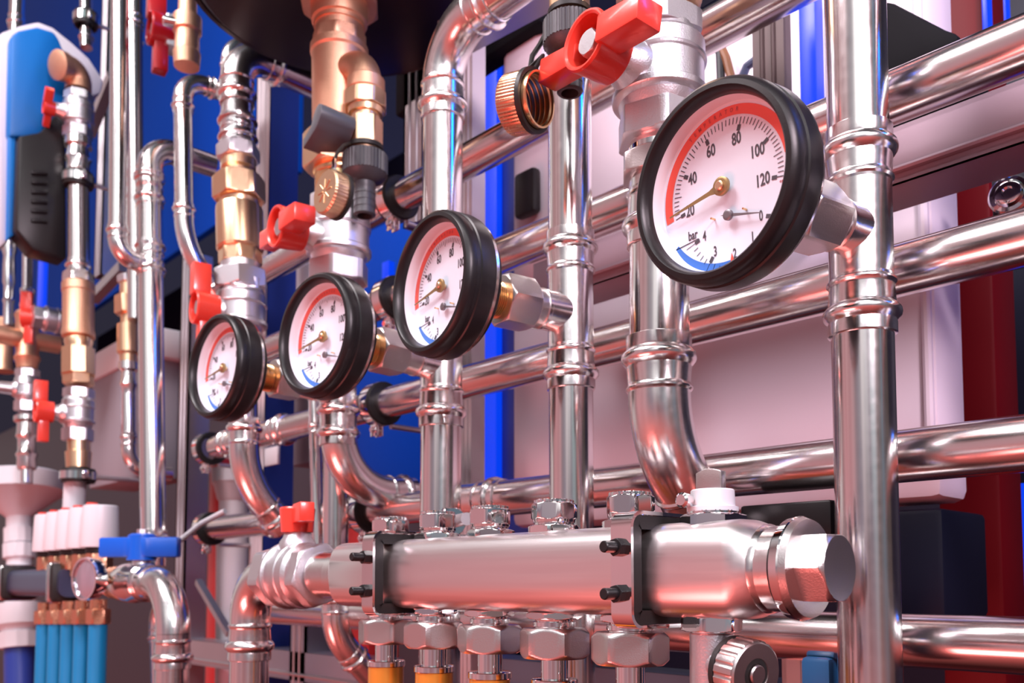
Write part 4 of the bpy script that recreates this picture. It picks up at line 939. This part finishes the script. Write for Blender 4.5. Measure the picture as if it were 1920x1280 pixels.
b.prism([(at(x, y, .56).x, at(x, y, .56).z) for x, y in pts], 0, .05, Matrix(((1, 0, 0, 0), (0, 0, 1, .56), (0, 1, 0, 0), (0, 0, 0, 1))), .004)
single('black_duct', b, MATTEK, 'black slanted duct end at the top right above the rails', 'duct')
P = at(1893, 365, .58); t = thing('bolt_plate', 'dark bracket plate with a chrome bolt head at the right edge', 'plate', P)
c, s = pbox(1858, 285, 1975, 430, .585, .01, ref=1900); part('plate', B().box(c, s, None, .002), mk('dark_plate', (.03, .03, .045), .3, .4), t)
b = B().lathe([(-.002, .0118), (.0005, .0120), (.002, .0108), (.0024, .0085), (.005, .0072), (.0056, .0060), (.0056, .0035), (.003, .003)], P, (.1, -1, 0), 36); part('bolt_head', b, CHROME, t)
# struts
def strut(label, px, py0, py1, Y, w=.041, mat=ZINC, name='strut_post', side=None, d=None):
    d = d or w
    X = at(px, 640, Y).x; z1, z0 = at(px, py0, Y).z, at(px, py1, Y).z
    t = thing(name, label, 'post', (X, Y, z0), 'upright struts behind the pipes')
    b = B().box((X - w / 2 + .0015, Y + d / 2, (z0 + z1) / 2), (.003, d, z1 - z0)).box((X, Y + .0015, (z0 + z1) / 2), (w, .003, z1 - z0))
    b.tube([(X - w * .18, Y - .0005, z0), (X - w * .18, Y - .0005, z1)], .0016, 8).tube([(X + w * .18, Y - .0005, z0), (X + w * .18, Y - .0005, z1)], .0016, 8); part('front_flange', b, mat, t)
    b = B().box((X + w / 2 - .0015, Y + d / 2, (z0 + z1) / 2), (.003, d, z1 - z0)).box((X, Y + d - .0015, (z0 + z1) / 2), (w - .006, .003, z1 - z0)); part('side_flange', b, side or mat, t)
    return t
strut('pale strut post behind the middle bent riser, left of the glowing blue panel strip', 873, -60, 1500, .53, .017, PAINTW)
strut('strut post with blue flank behind the brass union', 486, -60, 1500, .53, .041, PAINTW, side=DEEPB)  # blue light on the flank is put into its colour
strut('strut post left of the bent steel riser, behind the topmost rail', 772, 100, 420, .56, .036, ZINC)
strut('galvanised strut post right of the long straight riser', 346, 480, 1500, .53, .034, ZINC)
strut('galvanised strut post near the black pump motor', 178, -60, 520, .53, .036, ZINC)
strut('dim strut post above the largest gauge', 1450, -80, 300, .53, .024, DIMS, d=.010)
strut('strut post at the bottom behind the drain cock', 1516, 1150, 1500, .50, .045, ZINC)
strut('strut post at the bottom left of the amber pipes', 566, 1150, 1500, .53, .036, ZINC)
# horizontal struts
def hstrut(label, px0, py0, px1, Y, h, mat=PAINTW):
    P = at(px0, py0, Y); x1 = at(px1, py0, Y).x; x0 = P.x
    t = thing('strut_rail', label, 'rail', (x0, Y, P.z), 'horizontal struts behind the pipes')
    b = B().box(((x0 + x1) / 2, Y + .0015, P.z), (abs(x1 - x0), .003, h)); part('front_flange', b, mat, t)
    b = B().box(((x0 + x1) / 2, Y + .02, P.z + h / 2 - .0015), (abs(x1 - x0), .040, .003)).box(((x0 + x1) / 2, Y + .02, P.z - h / 2 + .0015), (abs(x1 - x0), .040, .003))
    b.tube([(x0, Y - .001, P.z - h * .28), (x1, Y - .001, P.z - h * .28)], .0022, 8); part('lips', b, mat, t)
hstrut('pinkish horizontal strut under the second rail, crossing behind the largest gauge', 1000, 532, 2100, .512, .034, STRUTP)
hstrut('grey horizontal strut low behind the thick steel bends', 300, 1214, 700, .53, .034, ZINC)
hstrut('grey horizontal strut low between the outlets', 800, 1250, 1600, .54, .03, mk('slate_strut', (.13, .15, .20), .5, .45))
# glowing blue panel strip and blue field
glow_strip('tall glowing strip of blue panel right of the pale strut post', 905, 930, -60, 1100, .70)  # the light falling on this blue panel is given as a glow
solid('dark_gap_box', 'black box added to darken the gap at the top between tank and nearest red lever', 'duct', MATTEK, 742, -260, 1012, 128, .560, .026, .004)  # black box put in only to keep this area dark
solid('blue_sheet', 'deep blue panel beside the tall glowing panel strip', 'panel', DEEPB, 932, -60, 990, 1100, .71, .02, ref=950)
solid('black_bracket', 'black plastic bracket on the deep blue panel beside the pale board', 'bracket', BLACKP, 962, 318, 1000, 402, .585, .012, .004)
glow_strip('short blue light bar between the middle valve and the middle gauge', 716, 728, 490, 522, .75)
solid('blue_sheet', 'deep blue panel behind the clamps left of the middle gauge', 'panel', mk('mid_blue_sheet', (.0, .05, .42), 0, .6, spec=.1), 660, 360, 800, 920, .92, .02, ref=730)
solid('blue_sheet', 'wide blue panel filling the gaps behind the upper left pipes', 'panel', mk('wide_blue_sheet', (.0, .06, .42), 0, .6, spec=.1), -300, -800, 560, 560, 1.0, .02, ref=200)
solid('dark_cabinet', 'dark cabinet behind the lower left pipes', 'cabinet', mk('grey_cabinet', (.05, .045, .06), 0, .5), -200, 620, 900, 1600, 1.15, .1, ref=400)
glow_strip('blue light bar beside the galvanised strut near the black pump motor', 186, 199, 30, 470, .70)
glow_strip('blue light bar right of the far left steel pipe', 70, 79, 475, 600, .60)
# grey insulating boards
solid('insulating_board', 'rough grey insulating board between the left column and the long riser', 'board', CONC, 170, 694, 268, 905, .50, .08, .004, ref=215)
solid('board_cap', 'pale cap strip on top of the rough grey insulating board', 'cap', WHITEP, 166, 640, 272, 692, .495, .09, .004, ref=215)
solid('insulating_board', 'grey rough block behind the brass stem of the third gauge', 'board', CONC, 545, 610, 590, 870, .60, .05, .004)
solid('white_cover', 'white plastic cover behind the middle silver valve', 'cover', WHITEP, 534, 480, 585, 615, .60, .05, .006)
solid('white_label_plate', 'small white plate with a dark spot under the third rail', 'plate', WHITEP, 495, 838, 520, 872, .52, .004, .001)
# white drain pipe and red posts low left
AD = Ax(441, 890, 438, 1280, .62)
t = thing('drain_pipe', 'upright pinkish white drain pipe between the two slanting bends', 'pipe', AD.p(1500))
b = B(); st(b, AD, [(880, 44), (905, 44), (910, 40), (935, 34), (940, 30), (1010, 30)]); part('socket', b, WHITEP, t); b = B(); st(b, AD, [(1005, 35), (1420, 35)]); part('tube', b, WHITEP, t)
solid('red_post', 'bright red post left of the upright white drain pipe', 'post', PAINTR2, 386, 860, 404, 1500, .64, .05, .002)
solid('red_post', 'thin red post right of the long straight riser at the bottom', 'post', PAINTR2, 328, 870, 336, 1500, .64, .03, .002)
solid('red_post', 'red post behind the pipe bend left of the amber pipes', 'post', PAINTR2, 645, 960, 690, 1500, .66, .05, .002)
# black valve block behind the header end, blue foot, dark tank
solid('black_block', 'flat black block behind the header end plug', 'block', BLACKP, 1388, 942, 1558, 1010, .455, .04, .0015)
solid('blue_clip', 'blue clip at the bottom behind the ribbed drain cap', 'clip', mk('blue_clip_plastic', (.02, .12, .30), 0, .4), 1500, 1232, 1556, 1330, .46, .03, .003)
zt = at(640, 4, .415).z; Pt = V((at(637, 0, .415).x, .415, zt))
t = thing('expansion_tank', 'large round black tank at the top, seen from below', 'tank', Pt)
b = B().lathe([(0, .04), (.001, .09), (.006, .126), (.014, .135), (.03, .137), (.20, .137)], Pt, EZ, 72); part('shell', b, TANK, t)
b = B().lathe([(.012, .1345), (.012, .139), (.018, .139), (.018, .1345)], Pt, EZ, 72, caps=False); part('rim', b, BLACKP, t)
# dark round duct and second tube at the top
single('steel_tube', B().tube([at(806, 14, .545), at(905, 60, .545)], .008, 24), STEEL, 'dim steel tube slanting away at the top beside the black tank', 'pipe')
single('strut_brace', B().box((0, 0, 0), (.16, .03, .02), Matrix.Translation(at(960, 10, .47)) @ Matrix.Rotation(.1, 4, 'Y')), ZINC, 'grey metal brace at the top between tank and drain cock', 'brace')
# diagonal braces
def brace(label, p0, p1, Y, r): single('diagonal_brace', B().tube([at(*p0, Y), at(*p1, Y)], r, 4), ZINC, label, 'brace', 'diagonal braces')
brace('pale diagonal brace left of the slim bright riser', (168, 250), (212, 142), .50, .012)
brace('diagonal brace behind the brass union of the long riser', (175, 560), (232, 500), .52, .012)
brace('thin diagonal brace at the bottom beside the thick bend', (372, 1090), (430, 1188), .50, .006)
# cables above the largest gauge
for lab, pts in (('dark cable hanging above the largest gauge', [(1336, 60), (1350, 100), (1352, 150), (1368, 190)]), ('brown cable beside the dark cable above the largest gauge', [(1345, 75), (1362, 110), (1372, 150), (1380, 190)]), ('blue grey cable running to the dim strut above the largest gauge', [(1420, 110), (1400, 125), (1390, 150), (1380, 180)])):
    single('cable', B().tube([at(x, y, .58) for x, y in pts], .0035, 10), mk('cable_' + lab.split()[0], {'dark': (.02, .02, .03), 'brown': (.25, .10, .04), 'blue': (.06, .08, .15)}[lab.split()[0]], 0, .5), lab, 'cable')
bpy.context.view_layer.update()
